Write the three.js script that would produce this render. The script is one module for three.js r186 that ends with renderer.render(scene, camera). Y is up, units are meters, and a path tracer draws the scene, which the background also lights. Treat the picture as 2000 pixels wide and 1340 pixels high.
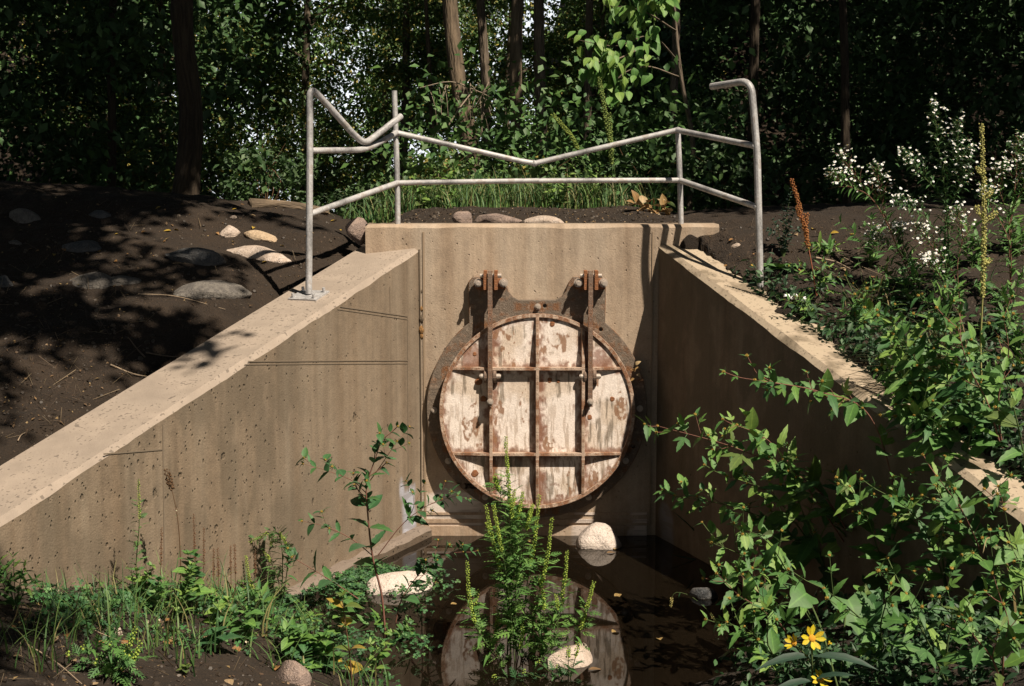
import * as THREE from 'three';
import { mergeGeometries, toCreasedNormals } from 'three/addons/utils/BufferGeometryUtils.js';

// ------------------------------------------------------------------ camera, sky, sun, exposure
const W = 1024, H = 686;
const scene = new THREE.Scene();
const F = 2778, PITCH = Math.atan(325 / F), CAM = new THREE.Vector3(-0.187, 2.9187, 11.4);
const camera = new THREE.PerspectiveCamera(2 * Math.atan(670 / F) * 180 / Math.PI, W / H, 0.1, 3000);
camera.position.copy(CAM); camera.rotation.x = -PITCH;
scene.add(camera);
const renderer = new THREE.WebGLRenderer({ antialias: true });
renderer.setSize(W, H);
renderer.toneMapping = THREE.LinearToneMapping;
renderer.toneMappingExposure = 1.55;
renderer.shadowMap.enabled = true;
const SUN = new THREE.Vector3(0.82, 1.72, 1).normalize();
const sun = new THREE.DirectionalLight(new THREE.Color().setRGB(1, 0.87, 0.71), 4.4);
sun.position.copy(SUN).multiplyScalar(60); sun.target.position.set(0, 1, 0);
sun.castShadow = true; sun.shadow.mapSize.set(4096, 4096); sun.shadow.bias = -0.0005;
Object.assign(sun.shadow.camera, { left: -30, right: 30, top: 30, bottom: -30, near: 1, far: 160 });
scene.add(sun, sun.target);
{ // clear sky: pale at the horizon, blue overhead
  const w = 256, h = 128, d = new Float32Array(w * h * 4);
  for (let j = 0; j < h; j++) {
    const el = ((j + 0.5) / h - 0.5) * Math.PI, s = Math.max(0, Math.sin(el));
    const k = 1 / (1 + Math.pow(s / 0.22, 3.5));
    const c = el < 0 ? [0.12, 0.11, 0.1] : [0.018 + 0.72 * k, 0.027 + 0.75 * k, 0.046 + 0.78 * k];
    for (let i = 0; i < w; i++) { const o = (j * w + i) * 4; d[o] = c[0]; d[o + 1] = c[1]; d[o + 2] = c[2]; d[o + 3] = 1; }
  }
  const t = new THREE.DataTexture(d, w, h, THREE.RGBAFormat, THREE.FloatType);
  t.mapping = THREE.EquirectangularReflectionMapping; t.magFilter = THREE.LinearFilter; t.minFilter = THREE.LinearFilter; t.needsUpdate = true;
  scene.background = t; scene.environment = t;
}

// ------------------------------------------------------------------ helpers
function rngOf(seed) { let a = seed >>> 0; return () => { a = (a + 0x6D2B79F5) | 0; let t = Math.imul(a ^ (a >>> 15), 1 | a); t = (t + Math.imul(t ^ (t >>> 7), 61 | t)) ^ t; return ((t ^ (t >>> 14)) >>> 0) / 4294967296; }; }
const V = (x, y, z) => new THREE.Vector3(x, y, z);
const lerp = (a, b, t) => a + (b - a) * t, clamp = (x, a = 0, b = 1) => Math.min(b, Math.max(a, x));
const sstep = (a, b, x) => { const t = clamp((x - a) / (b - a)); return t * t * (3 - 2 * t); };
function hash2(i, j) { let h = Math.imul(i, 374761393) + Math.imul(j, 668265263) | 0; h = Math.imul(h ^ (h >>> 13), 1274126177); return ((h ^ (h >>> 16)) >>> 0) / 4294967296; }
function vn(x, y) { const i = Math.floor(x), j = Math.floor(y), f = x - i, g = y - j, u = f * f * (3 - 2 * f), v = g * g * (3 - 2 * g);
  const a = hash2(i, j), b = hash2(i + 1, j), c = hash2(i, j + 1), d = hash2(i + 1, j + 1); return a + (b - a) * u + (c - a) * v + (a - b - c + d) * u * v; }
function fbm(x, y, o = 4) { let s = 0, a = 0.5, n = 0; for (let k = 0; k < o; k++) { s += a * vn(x, y); n += a; a *= 0.5; x = x * 2.03 + 17.3; y = y * 2.03 + 9.1; } return s / n; }
function vn3(x, y, z) { const k = Math.floor(z), f = z - k, u = f * f * (3 - 2 * f); return lerp(vn(x + k * 37.7, y + k * 91.3), vn(x + (k + 1) * 37.7, y + (k + 1) * 91.3), u); }
// a pixel of the 2000 x 1340 photograph as a ray, then as a point at a depth
function ray(u, v) { const c = Math.cos(PITCH), s = Math.sin(PITCH), x = (u - 1000) / F, y = -(v - 670) / F; return V(x, y * c - s, -y * s - c); }
function P(u, v, z) { const r = ray(u, v), t = (z - CAM.z) / r.z; return CAM.clone().addScaledVector(r, t); }
const usedNames = {};
function numbered(n) { const k = usedNames[n] = (usedNames[n] ?? -1) + 1; return k ? `${n}_${String(k).padStart(3, '0')}` : n; }
function shadow(o) { o.traverse(m => { if (m.isMesh) { m.castShadow = true; m.receiveShadow = true; } }); return o; }
function tag(o, label, category, group) { o.userData.label = label; o.userData.category = category; if (group) o.userData.group = group; return o; }
function thing(name, label, category, pos = [0, 0, 0], group) { const o = new THREE.Group(); o.name = numbered(name); o.position.set(...(pos.toArray ? pos.toArray() : pos)); tag(o, label, category, group); scene.add(o); return o; }
function part(name, geo, mat, parent) { const m = new THREE.Mesh(geo, mat); m.name = name; m.castShadow = m.receiveShadow = true; parent.add(m); return m; }
function solo(name, geo, mat, label, category, group) { const m = new THREE.Mesh(geo, mat); m.name = numbered(name); m.castShadow = m.receiveShadow = true; tag(m, label, category, group); scene.add(m); return m; }
function struct(name, geo, mat) { const m = new THREE.Mesh(geo, mat); m.name = name; m.userData.kind = 'structure'; m.castShadow = m.receiveShadow = true; scene.add(m); return m; }
const toS = c => { c = clamp(c); return Math.round(255 * (c <= 0.0031308 ? c * 12.92 : 1.055 * Math.pow(c, 1 / 2.4) - 0.055)); };
function texRGB(w, h, fn) { const d = new Uint8Array(w * h * 4); for (let j = 0; j < h; j++) for (let i = 0; i < w; i++) { const c = fn((i + 0.5) / w, (j + 0.5) / h, i, j), o = (j * w + i) * 4; d[o] = toS(c[0]); d[o + 1] = toS(c[1]); d[o + 2] = toS(c[2]); d[o + 3] = 255; }
  const t = new THREE.DataTexture(d, w, h); t.colorSpace = THREE.SRGBColorSpace; t.magFilter = THREE.LinearFilter; t.minFilter = THREE.LinearMipmapLinearFilter; t.generateMipmaps = true; t.wrapS = t.wrapT = THREE.RepeatWrapping; t.needsUpdate = true; return t; }
function texGray(w, h, arr) { const d = new Uint8Array(w * h * 4); for (let k = 0; k < w * h; k++) { const g = Math.round(255 * clamp(arr[k])); d[4 * k] = d[4 * k + 1] = d[4 * k + 2] = g; d[4 * k + 3] = 255; }
  const t = new THREE.DataTexture(d, w, h); t.magFilter = THREE.LinearFilter; t.minFilter = THREE.LinearMipmapLinearFilter; t.generateMipmaps = true; t.wrapS = t.wrapT = THREE.RepeatWrapping; t.needsUpdate = true; return t; }
function xf(g, m) { g.applyMatrix4(m); return g; }
const T = (x, y, z) => new THREE.Matrix4().makeTranslation(x, y, z);
function noIndex(g) { return g.index ? g.toNonIndexed() : g; }
function merge(list) { const out = list.map(g => { const n = noIndex(g); for (const k of Object.keys(n.attributes)) if (!['position', 'normal', 'uv'].includes(k)) n.deleteAttribute(k); return n; }); return mergeGeometries(out, false); }
function uvPlanar(g, s = 1) { // metres, by the way each face points
  g = noIndex(g); g.computeVertexNormals(); const p = g.attributes.position, uv = new Float32Array(p.count * 2), a = V(), b = V(), c = V(), n = V();
  for (let i = 0; i < p.count; i += 3) { a.fromBufferAttribute(p, i); b.fromBufferAttribute(p, i + 1); c.fromBufferAttribute(p, i + 2); n.copy(b).sub(a).cross(c.clone().sub(a)); const x = Math.abs(n.x), y = Math.abs(n.y), z = Math.abs(n.z);
    for (let k = 0; k < 3; k++) { const q = [a, b, c][k]; const [s0, t0] = z >= x && z >= y ? [q.x, q.y] : y >= x ? [q.x, q.z] : [q.z, q.y]; uv[(i + k) * 2] = s0 * s; uv[(i + k) * 2 + 1] = t0 * s; } }
  g.setAttribute('uv', new THREE.BufferAttribute(uv, 2)); return g; }
// tapered tube along points; r is a number or a function of t
function tube(pts, r, sides = 8, segs = 0, smooth = true, cap = true) {
  const curve = smooth ? new THREE.CatmullRomCurve3(pts, false, 'centripetal') : null;
  const n = segs || (pts.length - 1) * (smooth ? 6 : 1), C = [], R = [];
  for (let i = 0; i <= n; i++) { C.push(smooth ? curve.getPoint(i / n) : pts[i].clone()); R.push(typeof r === 'function' ? r(i / n) : r); }
  const pos = [], uv = [], idx = []; let N = V(), prev = null, len = 0;
  for (let i = 0; i <= n; i++) {
    const t = C[Math.min(n, i + 1)].clone().sub(C[Math.max(0, i - 1)]).normalize();
    if (!prev) { N.set(Math.abs(t.y) < 0.9 ? 0 : 1, Math.abs(t.y) < 0.9 ? 1 : 0, 0).cross(t).normalize(); } else { N.sub(t.clone().multiplyScalar(N.dot(t))).normalize(); }
    prev = t; const B = t.clone().cross(N); if (i) len += C[i].distanceTo(C[i - 1]);
    for (let k = 0; k <= sides; k++) { const a = k / sides * Math.PI * 2, q = C[i].clone().addScaledVector(N, Math.cos(a) * R[i]).addScaledVector(B, Math.sin(a) * R[i]); pos.push(q.x, q.y, q.z); uv.push(a * R[0], len); }
  }
  for (let i = 0; i < n; i++) for (let k = 0; k < sides; k++) { const a = i * (sides + 1) + k, b = a + 1, c = a + sides + 1, d = c + 1; idx.push(a, b, c, b, d, c); }
  if (cap) for (const e of [0, n]) { const c0 = pos.length / 3; pos.push(C[e].x, C[e].y, C[e].z); uv.push(0, 0); for (let k = 0; k < sides; k++) { const a = e * (sides + 1) + k; e ? idx.push(a, a + 1, c0) : idx.push(a + 1, a, c0); } }
  const g = new THREE.BufferGeometry(); g.setAttribute('position', new THREE.Float32BufferAttribute(pos, 3)); g.setAttribute('uv', new THREE.Float32BufferAttribute(uv, 2)); g.setIndex(idx); g.computeVertexNormals(); return g;
}
const std = (o) => new THREE.MeshStandardMaterial({ roughness: 0.9, side: THREE.DoubleSide, ...o });
const lin = (r, g, b) => new THREE.Color().setRGB(r, g, b);

// ------------------------------------------------------------------ the lie of the land
const faceL = z => -0.933 - 0.463 * z, faceR = z => 0.989 + 0.355 * z;       // channel faces of the wing walls
const topL = z => 2.353 - 0.293 * z, topR = z => 2.385 - 0.293 * z;
const TL = 0.62, TR = 0.56;                                                  // thickness measured along x
function front(x, z) {                                                       // pool bed and the bank on the near side
  const dl = (x + 1.73) * -0.876 + (z - 1.72) * 0.48, dr = (x - 1.72) * 0.87 + (z - 2.05) * 0.49, df = (z - 4.5) * 0.8;
  const n = (fbm(x * 2.2 + 5, z * 2.2, 4) - 0.5) * 0.3, d = Math.max(dl, dr * 1.0, df) + n;
  return d < 0 ? Math.max(-0.3, d * 0.5) : Math.min(1.35, 0.4 * d - 0.02 * d * d);
}
function hillL(x, z) { const d = Math.max(0, faceL(Math.max(z, 0)) - TL - x); const b = z > 0 ? 2.3 - 0.293 * z : 2.3 + 0.24 * sstep(0, -0.9, z); return b + 0.2 * (1 - Math.exp(-d / 2.2)) + 0.035 * Math.min(d, 12) - 0.13 * Math.exp(-d * 2.6) + (fbm(x * 1.6, z * 1.6, 4) - 0.5) * 0.16; }
function hillR(x, z) { const d = Math.max(0, x - faceR(Math.max(z, 0)) - TR); const b = z > 0 ? 2.4 - 0.293 * z : 2.4 + 0.16 * sstep(0, -0.9, z); return b + 0.05 * (1 - Math.exp(-d * 1.3)) + 0.015 * Math.min(d, 12) + (fbm(x * 1.7 + 40, z * 1.7, 4) - 0.5) * 0.16; }
function ground(x, z) {
  const small = (fbm(x * 9, z * 9, 3) - 0.5) * 0.035 + (vn(x * 31, z * 31) - 0.5) * 0.012;
  const mid = 0.5;
  let y;
  const back = () => { // behind the headwall: level berm, then down to the lake
    const w = sstep(-1.2, 1.2, x), y0 = lerp(hillL(Math.min(x, -1.4), z), hillR(Math.max(x, 1.4), z), w);
    const yb = 2.52 + 0.1 * sstep(-0.5, -1.6, z) + (fbm(x * 1.4 + 3, z * 1.4, 3) - 0.5) * 0.1;
    let q = Math.abs(x) < 1.5 ? lerp(yb, y0, sstep(1.0, 1.5, Math.abs(x))) : y0;
    const drop = sstep(-3, -16, z + 3 * (vn(x * 0.15, z * 0.1) - 0.5)) * lerp(1.7, 0.6, sstep(0, 6, x));
    const lake = sstep(-16, -40, z) * 3 * (1 - sstep(10, 16, x));
    const ang = (x - CAM.x) / (CAM.z - z), slope = sstep(-19, -36, z) * 13 * Math.max(sstep(-0.03, 0.06, ang), sstep(-0.225, -0.29, ang));  // added side slopes, shaped by view angle to block the sky
    return q - drop - lake + slope;
  };
  if (z < -0.2) y = back();
  else {
    const zl = z > 4.7 ? -1e9 : faceL(z) - TL * mid, zr = z > 4.7 ? 1e9 : faceR(z) + TR * mid;
    if (x < zl || (z > 4.7 && x < faceL(z))) {
      const over = x - (faceL(z) - TL);                                      // how far the soil creeps over the wall top
      y = hillL(x, z) + (over > 0 ? -over * 0.5 + (fbm(x * 4, z * 4, 3) - 0.5) * 0.12 : 0);
      if (z > 4.3) y = lerp(y, front(x, z), sstep(4.3, 5.2, z));
    } else if (x > zr || (z > 4.7 && x > faceR(z))) {
      const over = faceR(z) + TR - x;
      y = hillR(x, z) + (over > 0 ? -over * 0.42 + 0.05 + (fbm(x * 2.5 + 9, z * 2.5, 3) - 0.5) * 0.14 : 0);
      if (z > 4.3) y = lerp(y, front(x, z), sstep(4.3, 5.2, z));
    } else { y = z < 0.02 && Math.abs(x) < 3 ? (z < -0.14 ? back() : -0.3) : front(x, z); if (z < -0.14 && Math.abs(x) > 1.35) y = back(); }
  }
  return y + small;
}
function G(u, v, t0 = 4) { const r = ray(u, v), q = V(); let a = t0; for (let t = t0; t < 120; t += 0.02 + t * 0.0004) { q.copy(CAM).addScaledVector(r, t); if (q.y < ground(q.x, q.z)) break; a = t; } q.copy(CAM).addScaledVector(r, a); q.y = ground(q.x, q.z); return q; }
function axis(lo, hi, step, far) { const a = []; for (let x = lo; x <= hi + 1e-6; x += step) a.push(x); let s = step, x = hi; while (x < far) { s *= 1.18; x += s; a.push(x); } s = step; x = lo; while (x > -far) { s *= 1.18; x -= s; a.unshift(x); } return a; }
// soil
const soilTex = texRGB(1024, 1024, (u, v) => { const a = fbm(u * 8, v * 8, 5), b = vn(u * 300, v * 300), c = vn(u * 90 + 7, v * 90), e = vn(u * 160, v * 45 + 3); let k = 0.55 + 0.75 * a + 0.35 * (b - 0.5); let col = [0.029 * k, 0.019 * k, 0.0115 * k]; if (c > 0.9) col = col.map((q, i) => q + [0.06, 0.042, 0.027][i] * (c - 0.9) * 9); if (e > 0.94) col = [0.07, 0.045, 0.028]; return col; });
const soilH = (() => { const n = 1024, a = new Float32Array(n * n); for (let j = 0; j < n; j++) for (let i = 0; i < n; i++) a[j * n + i] = 0.5 * fbm(i / 24, j / 24, 4) + 0.3 * vn(i / 4, j / 4) + 0.2 * vn(i / 2, j / 2); return texGray(n, n, a); })();
const soilMat = std({ map: soilTex, bumpMap: soilH, bumpScale: 0.03, roughness: 1, side: THREE.FrontSide });
{
  const xs = axis(-4.6, 4.6, 0.035, 420), zs = axis(-2.6, 6.2, 0.035, 420), nx = xs.length, nz = zs.length;
  const pos = new Float32Array(nx * nz * 3), uv = new Float32Array(nx * nz * 2), idx = [];
  for (let j = 0; j < nz; j++) for (let i = 0; i < nx; i++) { const k = j * nx + i; pos.set([xs[i], ground(xs[i], zs[j]), zs[j]], k * 3); uv.set([xs[i] / 2, zs[j] / 2], k * 2); }
  for (let j = 0; j < nz - 1; j++) for (let i = 0; i < nx - 1; i++) { const a = j * nx + i; idx.push(a, a + nx, a + 1, a + 1, a + nx, a + nx + 1); }
  const g = new THREE.BufferGeometry(); g.setAttribute('position', new THREE.BufferAttribute(pos, 3)); g.setAttribute('uv', new THREE.BufferAttribute(uv, 2)); g.setIndex(idx); g.computeVertexNormals();
  struct('ground', g, soilMat);
}
// water: the pool in the channel, the lake far behind the trees
const rip = (() => { const n = 512, a = new Float32Array(n * n); for (let j = 0; j < n; j++) for (let i = 0; i < n; i++) a[j * n + i] = fbm(i / 60, j / 60, 3); return texGray(n, n, a); })();
const waterMat = new THREE.MeshPhysicalMaterial({ color: lin(0.007, 0.005, 0.003), roughness: 0.02, ior: 1.333, bumpMap: rip, bumpScale: 0.0012 });
{ const g = new THREE.PlaneGeometry(5.4, 6, 1, 1); g.rotateX(-Math.PI / 2); const m = struct('pool_water', g, waterMat); m.position.set(0, 0, 2.99); }
{ const g = new THREE.PlaneGeometry(800, 600); g.rotateX(-Math.PI / 2); const m = struct('lake_water', g, new THREE.MeshPhysicalMaterial({ color: lin(0.03, 0.04, 0.04), roughness: 0.06, ior: 1.333 })); m.position.set(-200, 0.35, -322); }

// ------------------------------------------------------------------ concrete walls
function concreteTex(seed, w, h, mw, mh, o = {}) { // colour and relief of a board-formed wall, mw x mh metres
  const r = rngOf(seed), hgt = new Float32Array(w * h), S = seed * 13.7, pitDirtShade = new Float32Array(w * h);
  for (let j = 0; j < h; j++) for (let i = 0; i < w; i++) { const x = i / w * mw, y = j / h * mh; hgt[j * w + i] = 0.72 + 0.1 * (fbm(x * 7 + S, y * 7, 3) - 0.5) + 0.07 * (vn(x * 160 + S, y * 160) - 0.5) + 0.05 * (vn(x * 60, y * 14 + S) - 0.5); }
  const px = w / mw, pits = o.pits ?? 300;
  for (let k = 0; k < pits; k++) {
    const x = r() * mw, y = r() * (o.pitTop ?? mh); if (o.keep && r() > o.keep(x, y)) { continue; }
    const big = r() < 0.022, rad = (big ? 0.01 + 0.014 * r() : 0.0032 + 0.0065 * r() * r()) * (o.pitScale ?? 1), sy = 1 + r() * 0.9, R = Math.ceil(rad * 2.2 * px) + 2, ci = Math.round(x * px), cj = Math.round(y * px);
    for (let dj = -R; dj <= R; dj++) for (let di = -R; di <= R; di++) { const i = ci + di, j = cj + dj; if (i < 0 || j < 0 || i >= w || j >= h) continue; const q = Math.hypot(di, dj / sy) / px / rad * (big ? 0.8 + 0.5 * vn(i * 0.3, j * 0.3) : 1); if (q < 1.2) { const d = 1 - sstep(0.55, 1.15, q); hgt[j * w + i] -= d * (big ? 0.6 : 0.5); pitDirtShade[j * w + i] = Math.max(pitDirtShade[j * w + i], d); } }
  }
  const base = o.color ?? [0.42, 0.315, 0.22];
  const map = texRGB(w, h, (u, v, i, j) => {
    const x = u * mw, y = v * mh; const blot = fbm(x * 1.1 + S, y * 1.1, 4), fine = vn(x * 130 + 3, y * 130 + S), mid = fbm(x * 16 + S, y * 16, 3), streak = fbm(x * 9 + S, y * 0.7, 3), run = fbm(x * 26 + S, y * 1.1 + 7, 3);
    let k = 0.72 + 0.34 * (blot - 0.5) + 0.5 * (streak - 0.5) + 0.32 * (run - 0.5) + 0.3 * (mid - 0.5) + 0.22 * (fine - 0.5) + 0.28;
    let c = base.map((b, q) => b * k * (1 + (q - 1) * 0.12 * (streak - 0.5)));
    if (fine > 0.9 && mid > 0.5) c = c.map(q => q * 0.62);
    const st = pitDirtShade[j * w + i]; if (st > 0) c = [lerp(c[0], 0.13, st * 0.6), lerp(c[1], 0.095, st * 0.6), lerp(c[2], 0.06, st * 0.6)];  // pit colour darkened: painted-in shade plus a little dirt
    if (o.paint) c = o.paint(x, y, c, S);
    return c;
  });
  map.wrapS = map.wrapT = THREE.MirroredRepeatWrapping;
  const bump = texGray(w, h, hgt); bump.wrapS = bump.wrapT = THREE.MirroredRepeatWrapping;
  return { map, bump };
}
const mix3 = (a, b, t) => a.map((q, i) => lerp(q, b[i], clamp(t)));
// lime bloom and tide lines low on a wall: stains with an uneven outline
function limeLow(x0, x1, top, color) { return (x, y, c, S) => { const e = fbm(x * 6 + S, y * 3, 4), s = sstep(0.0, 0.12, x - x0 + 0.25 * (e - 0.5)) * sstep(0.0, 0.12, x1 - x + 0.25 * (e - 0.5)) * sstep(0, 0.1, top - y + 0.35 * (e - 0.5)); const t = 0.5 * sstep(0.5, 0.62, fbm(x * 3, y * 24 + S, 3)); return mix3(mix3(c, color, s * 0.88), [0.13, 0.1, 0.07], t * s * 0.7); }; }
const Y0 = -0.5; // wall textures start at the foot, 0.5 m below the water
function wallMat(t, o = {}) { return std({ map: t.map, bumpMap: t.bump, bumpScale: 0.02, roughness: 0.92, side: THREE.FrontSide, ...o }); }
// a wall lofted along its length: s = distance along, top(s) = height; cross-section with a chamfered channel edge
function wallGeo(L, top, thick, seed, n = 60, ch = 0.035) {
  const pos = [], uv = [], quad = (a, b, c, d, ua, ub, uc, ud) => { pos.push(...a, ...b, ...c, ...a, ...c, ...d); uv.push(...ua, ...ub, ...uc, ...ua, ...uc, ...ud); };
  const prof = s => { const j = (vn(s * 5 + seed, 3) - 0.5) * 0.012 + (vn(s * 23 + seed, 8) - 0.5) * 0.007, h = top(s); return [[0, Y0], [0, h - ch + j], [-ch + j, h], [-thick, h], [-thick, Y0]]; };
  const vcoord = [0, 1, 2, 3, 4];
  for (let i = 0; i < n; i++) { const s0 = L * i / n, s1 = L * (i + 1) / n, p0 = prof(s0), p1 = prof(s1);
    for (let k = 0; k < 4; k++) { const vv = (p, q) => k === 0 ? p[q][1] - Y0 : k === 1 ? (q === 1 ? 3.05 : 3.1) : k === 2 ? 3.1 - p[q][0] : p[q][1] - Y0;
      quad([s0, p0[k][1], p0[k][0]], [s1, p1[k][1], p1[k][0]], [s1, p1[k + 1][1], p1[k + 1][0]], [s0, p0[k + 1][1], p0[k + 1][0]], [s0, vv(p0, k)], [s1, vv(p1, k)], [s1, vv(p1, k + 1)], [s0, vv(p0, k + 1)]); } }
  for (const [s, f] of [[0, 1], [L, 0]]) { const p = prof(s), q = p.map(a => [s, a[1], a[0]]), w = p.map(a => [-a[0], a[1] - Y0]); for (const [a, b, c] of [[0, 1, 2], [0, 2, 3], [0, 3, 4]]) { const t = f ? [a, c, b].reverse() : [a, c, b]; for (const k of (f ? [a, b, c] : [a, c, b])) { pos.push(...q[k]); uv.push(...w[k]); } } }
  const g = new THREE.BufferGeometry(); g.setAttribute('position', new THREE.Float32BufferAttribute(pos, 3)); g.setAttribute('uv', new THREE.Float32BufferAttribute(uv, 2)); g.computeVertexNormals(); return g;
}
function scaleUV(g, su, sv) { const u = g.attributes.uv; for (let i = 0; i < u.count; i++) u.setXY(i, u.getX(i) * su, u.getY(i) * sv); return g; }
const MH = 4, GX = 0.015, GY = 1.05; // texture height in metres; centre of the gate
// headwall: x from -1.42 to 1.5, face at z = 0
const HW0 = -1.36, HWL = 2.83;
const headTex = concreteTex(3, 1024, 1400, 2.95, MH, { pits: 420, pitTop: 3, pitScale: 0.7, color: [0.375, 0.292, 0.215], paint: limeLow(0.36, 1.02, 0.92, [0.66, 0.6, 0.55]) });
const headMat = wallMat(headTex);
const headwall = thing('headwall', 'upright tan concrete headwall carrying the round iron flap gate', 'wall', [HW0, 0, 0]);
part('wall', scaleUV(wallGeo(HWL, () => 2.54, 0.34, 1, 40, 0.028), 1 / 2.95, 1 / MH), headMat, headwall);
{ // construction joints, a low ledge at the waterline
  const jm = std({ color: lin(0.3, 0.225, 0.155) });
  for (const [x, w] of [[0.425 + 0.04, 0.016], [2.3, 0.01]]) part('joint_strip', uvPlanar(xf(new THREE.BoxGeometry(w, 2.4, 0.008), T(x, 1.28, 0.004))), jm, headwall);
  const lg = []; for (const [y, h, d] of [[0.03, 0.1, 0.022], [0.12, 0.03, 0.012], [0.18, 0.02, 0.008]]) lg.push(uvPlanar(xf(new THREE.BoxGeometry(1.83, h, d), T(1.36, y, d / 2 + 0.001))));
  part('water_ledge', merge(lg), std({ map: headTex.map, bumpMap: headTex.bump, bumpScale: 0.02, color: lin(1.0, 0.95, 0.92) }), headwall);
}
// wing walls
const LL = Math.hypot(1, 0.463), LR = Math.hypot(1, 0.355), ZEND = 4.7;
const wingTexL = concreteTex(7, 2048, 1500, 5.4, MH, { pits: 2400, pitTop: 3, pitScale: 1.1, color: [0.215, 0.165, 0.115], keep: (x, y) => 0.25 + 0.75 * sstep(0.8, 3, x),
  paint: (x, y, c, S) => { c = limeLow(0.03, 0.36, 1.0, [0.46, 0.48, 0.56])(x, y, c, S); const e = fbm(x * 5, y * 2 + S, 4); c = mix3(c, [0.12, 0.095, 0.065], 0.55 * sstep(0.42, 0.62, e) * sstep(0.9, 2.2, x)); if (y > 3.02) { const q = fbm(x * 8, y * 8 + S, 4), f = vn(x * 70, y * 70); c = mix3(c, [0.36, 0.3, 0.248], 0.8); c = c.map(k => k * (0.8 + 0.4 * q)); if (f > 0.82 && q > 0.44) c = c.map(k => k * 0.55); } return c; } });
const wingShadeTexR = concreteTex(11, 1024, 1024, 6, MH, { pits: 300, pitTop: 3, color: [0.16, 0.122, 0.085], paint: (x, y, c, S) => { c = mix3(c, [0.1, 0.08, 0.052], 0.6 * sstep(0.4, 0.62, fbm(x * 7 + S, y * 4, 5))); if (y > 3.02) { const f = vn(x * 70, y * 70), q = fbm(x * 6, y * 6, 4); c = mix3([0.42, 0.34, 0.25], [0.2, 0.16, 0.11], sstep(0.5, 0.75, q)); if (f > 0.85) c = c.map(k => k * 0.5); return c; } return limeLow(0.05, 0.4, 0.8, [0.2, 0.2, 0.22])(x, y, c, S); } });  // face toned darker than the left wall: shade put into the colour
// the left wall runs from the corner towards the viewer; local x along it, local z out into the channel
const wingL = thing('wing_wall', 'sunlit grey-brown concrete wing wall running down to the bottom left', 'wall', [-0.933, 0, 0]);
{
  const len = ZEND * LL, g = wallGeo(len, s => 2.353 - 0.293 * (len - s) / LL, 0.58 / LL * 1.0, 5, 80);
  // build with s growing towards the headwall so that the face looks into the channel
  const a = Math.atan2(1, 0.463); g.applyMatrix4(T(-len, 0, 0)); g.applyMatrix4(new THREE.Matrix4().makeRotationY(a));
  const u = g.attributes.uv; for (let i = 0; i < u.count; i++) u.setX(i, len - u.getX(i)); scaleUV(g, 1 / 5.4, 1 / MH);
  const m = part('wall', g, wallMat(wingTexL), wingL);
  const strip = std({ color: lin(0.19, 0.15, 0.108), roughness: 0.95 }), dark = std({ color: lin(0.1, 0.075, 0.05), roughness: 1 });
  const M = new THREE.Matrix4().makeRotationY(a);
  const bar = (s0, y0, s1, y1, w, d, mat, name) => { const L = Math.hypot(s1 - s0, y1 - y0), q = new THREE.BoxGeometry(L, w, d); q.applyMatrix4(new THREE.Matrix4().makeRotationZ(Math.atan2(y1 - y0, s0 - s1) )); q.applyMatrix4(T(-(s0 + s1) / 2, (y0 + y1) / 2, d / 2 + 0.0005)); q.applyMatrix4(M); part(name, q, mat, wingL); };
  const on = (u, v) => { let z = 0; for (let k = 0; k < 400; k++) { z = k * 0.012; if (P(u, v, z).x >= faceL(z)) break; } return [z * LL, P(u, v, z).y]; };
  const line = (u0, v0, u1, v1, w, d, mat = strip) => bar(...on(u0, v0), ...on(u1, v1), w, d, mat, 'form_ridge');
  line(797, 704, 485, 706, 0.007, 0.004); line(797, 710, 478, 712, 0.005, 0.003);
  line(797, 618, 665, 599, 0.007, 0.004); line(797, 624, 660, 604, 0.005, 0.003); line(762, 615, 762, 560, 0.006, 0.004);
  line(797, 620, 798, 960, 0.006, 0.004); line(318, 878, 205, 887, 0.008, 0.004); line(320, 830, 322, 1130, 0.008, 0.004);
  // footing along the base
  const fl = 2.05 * LL, ft = wallGeo(fl, s => 0.085 + 0.03 * (vn(s * 6, 4) - 0.5), 0.16, 9, 24, 0.03); ft.applyMatrix4(T(-fl, 0, 0.1)); ft.applyMatrix4(M); scaleUV(ft, 1 / 6, 1 / MH); part('footing', ft, std({ map: wingTexL.map, bumpMap: wingTexL.bump, bumpScale: 0.03, color: lin(0.62, 0.6, 0.6) }), wingL);
  // foam sealant in the corner joint; dark lumps stand for its shaded hole
  const foam = std({ color: lin(0.22, 0.12, 0.045), roughness: 1 });
  for (const [y, r, mat] of [[2.0, 0.009, dark], [1.86, 0.013, foam], [1.78, 0.02, dark], [1.69, 0.022, foam], [1.64, 0.016, foam]]) { const q = new THREE.IcosahedronGeometry(r, 2), p = q.attributes.position; for (let i = 0; i < p.count; i++) { const k = 0.7 + 0.6 * vn3(p.getX(i) * 90, p.getY(i) * 90, p.getZ(i) * 90 + y); p.setXYZ(i, p.getX(i) * k, p.getY(i) * k * 1.6, p.getZ(i) * k); } q.computeVertexNormals(); q.applyMatrix4(T(0.016, y, 0.005)); part('joint_lump', q, mat, wingL); }
  part('sealant_bead', tube([V(0.006, 0.1, 0.006), V(0.009, 1.2, 0.006), V(0.006, 2.34, 0.006)], 0.008, 6), strip, wingL);
}
const wingR = thing('wing_wall', 'deeply shaded concrete wing wall on the right with a sunlit top edge under weeds', 'wall', [0.989, 0, 0]);
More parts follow.
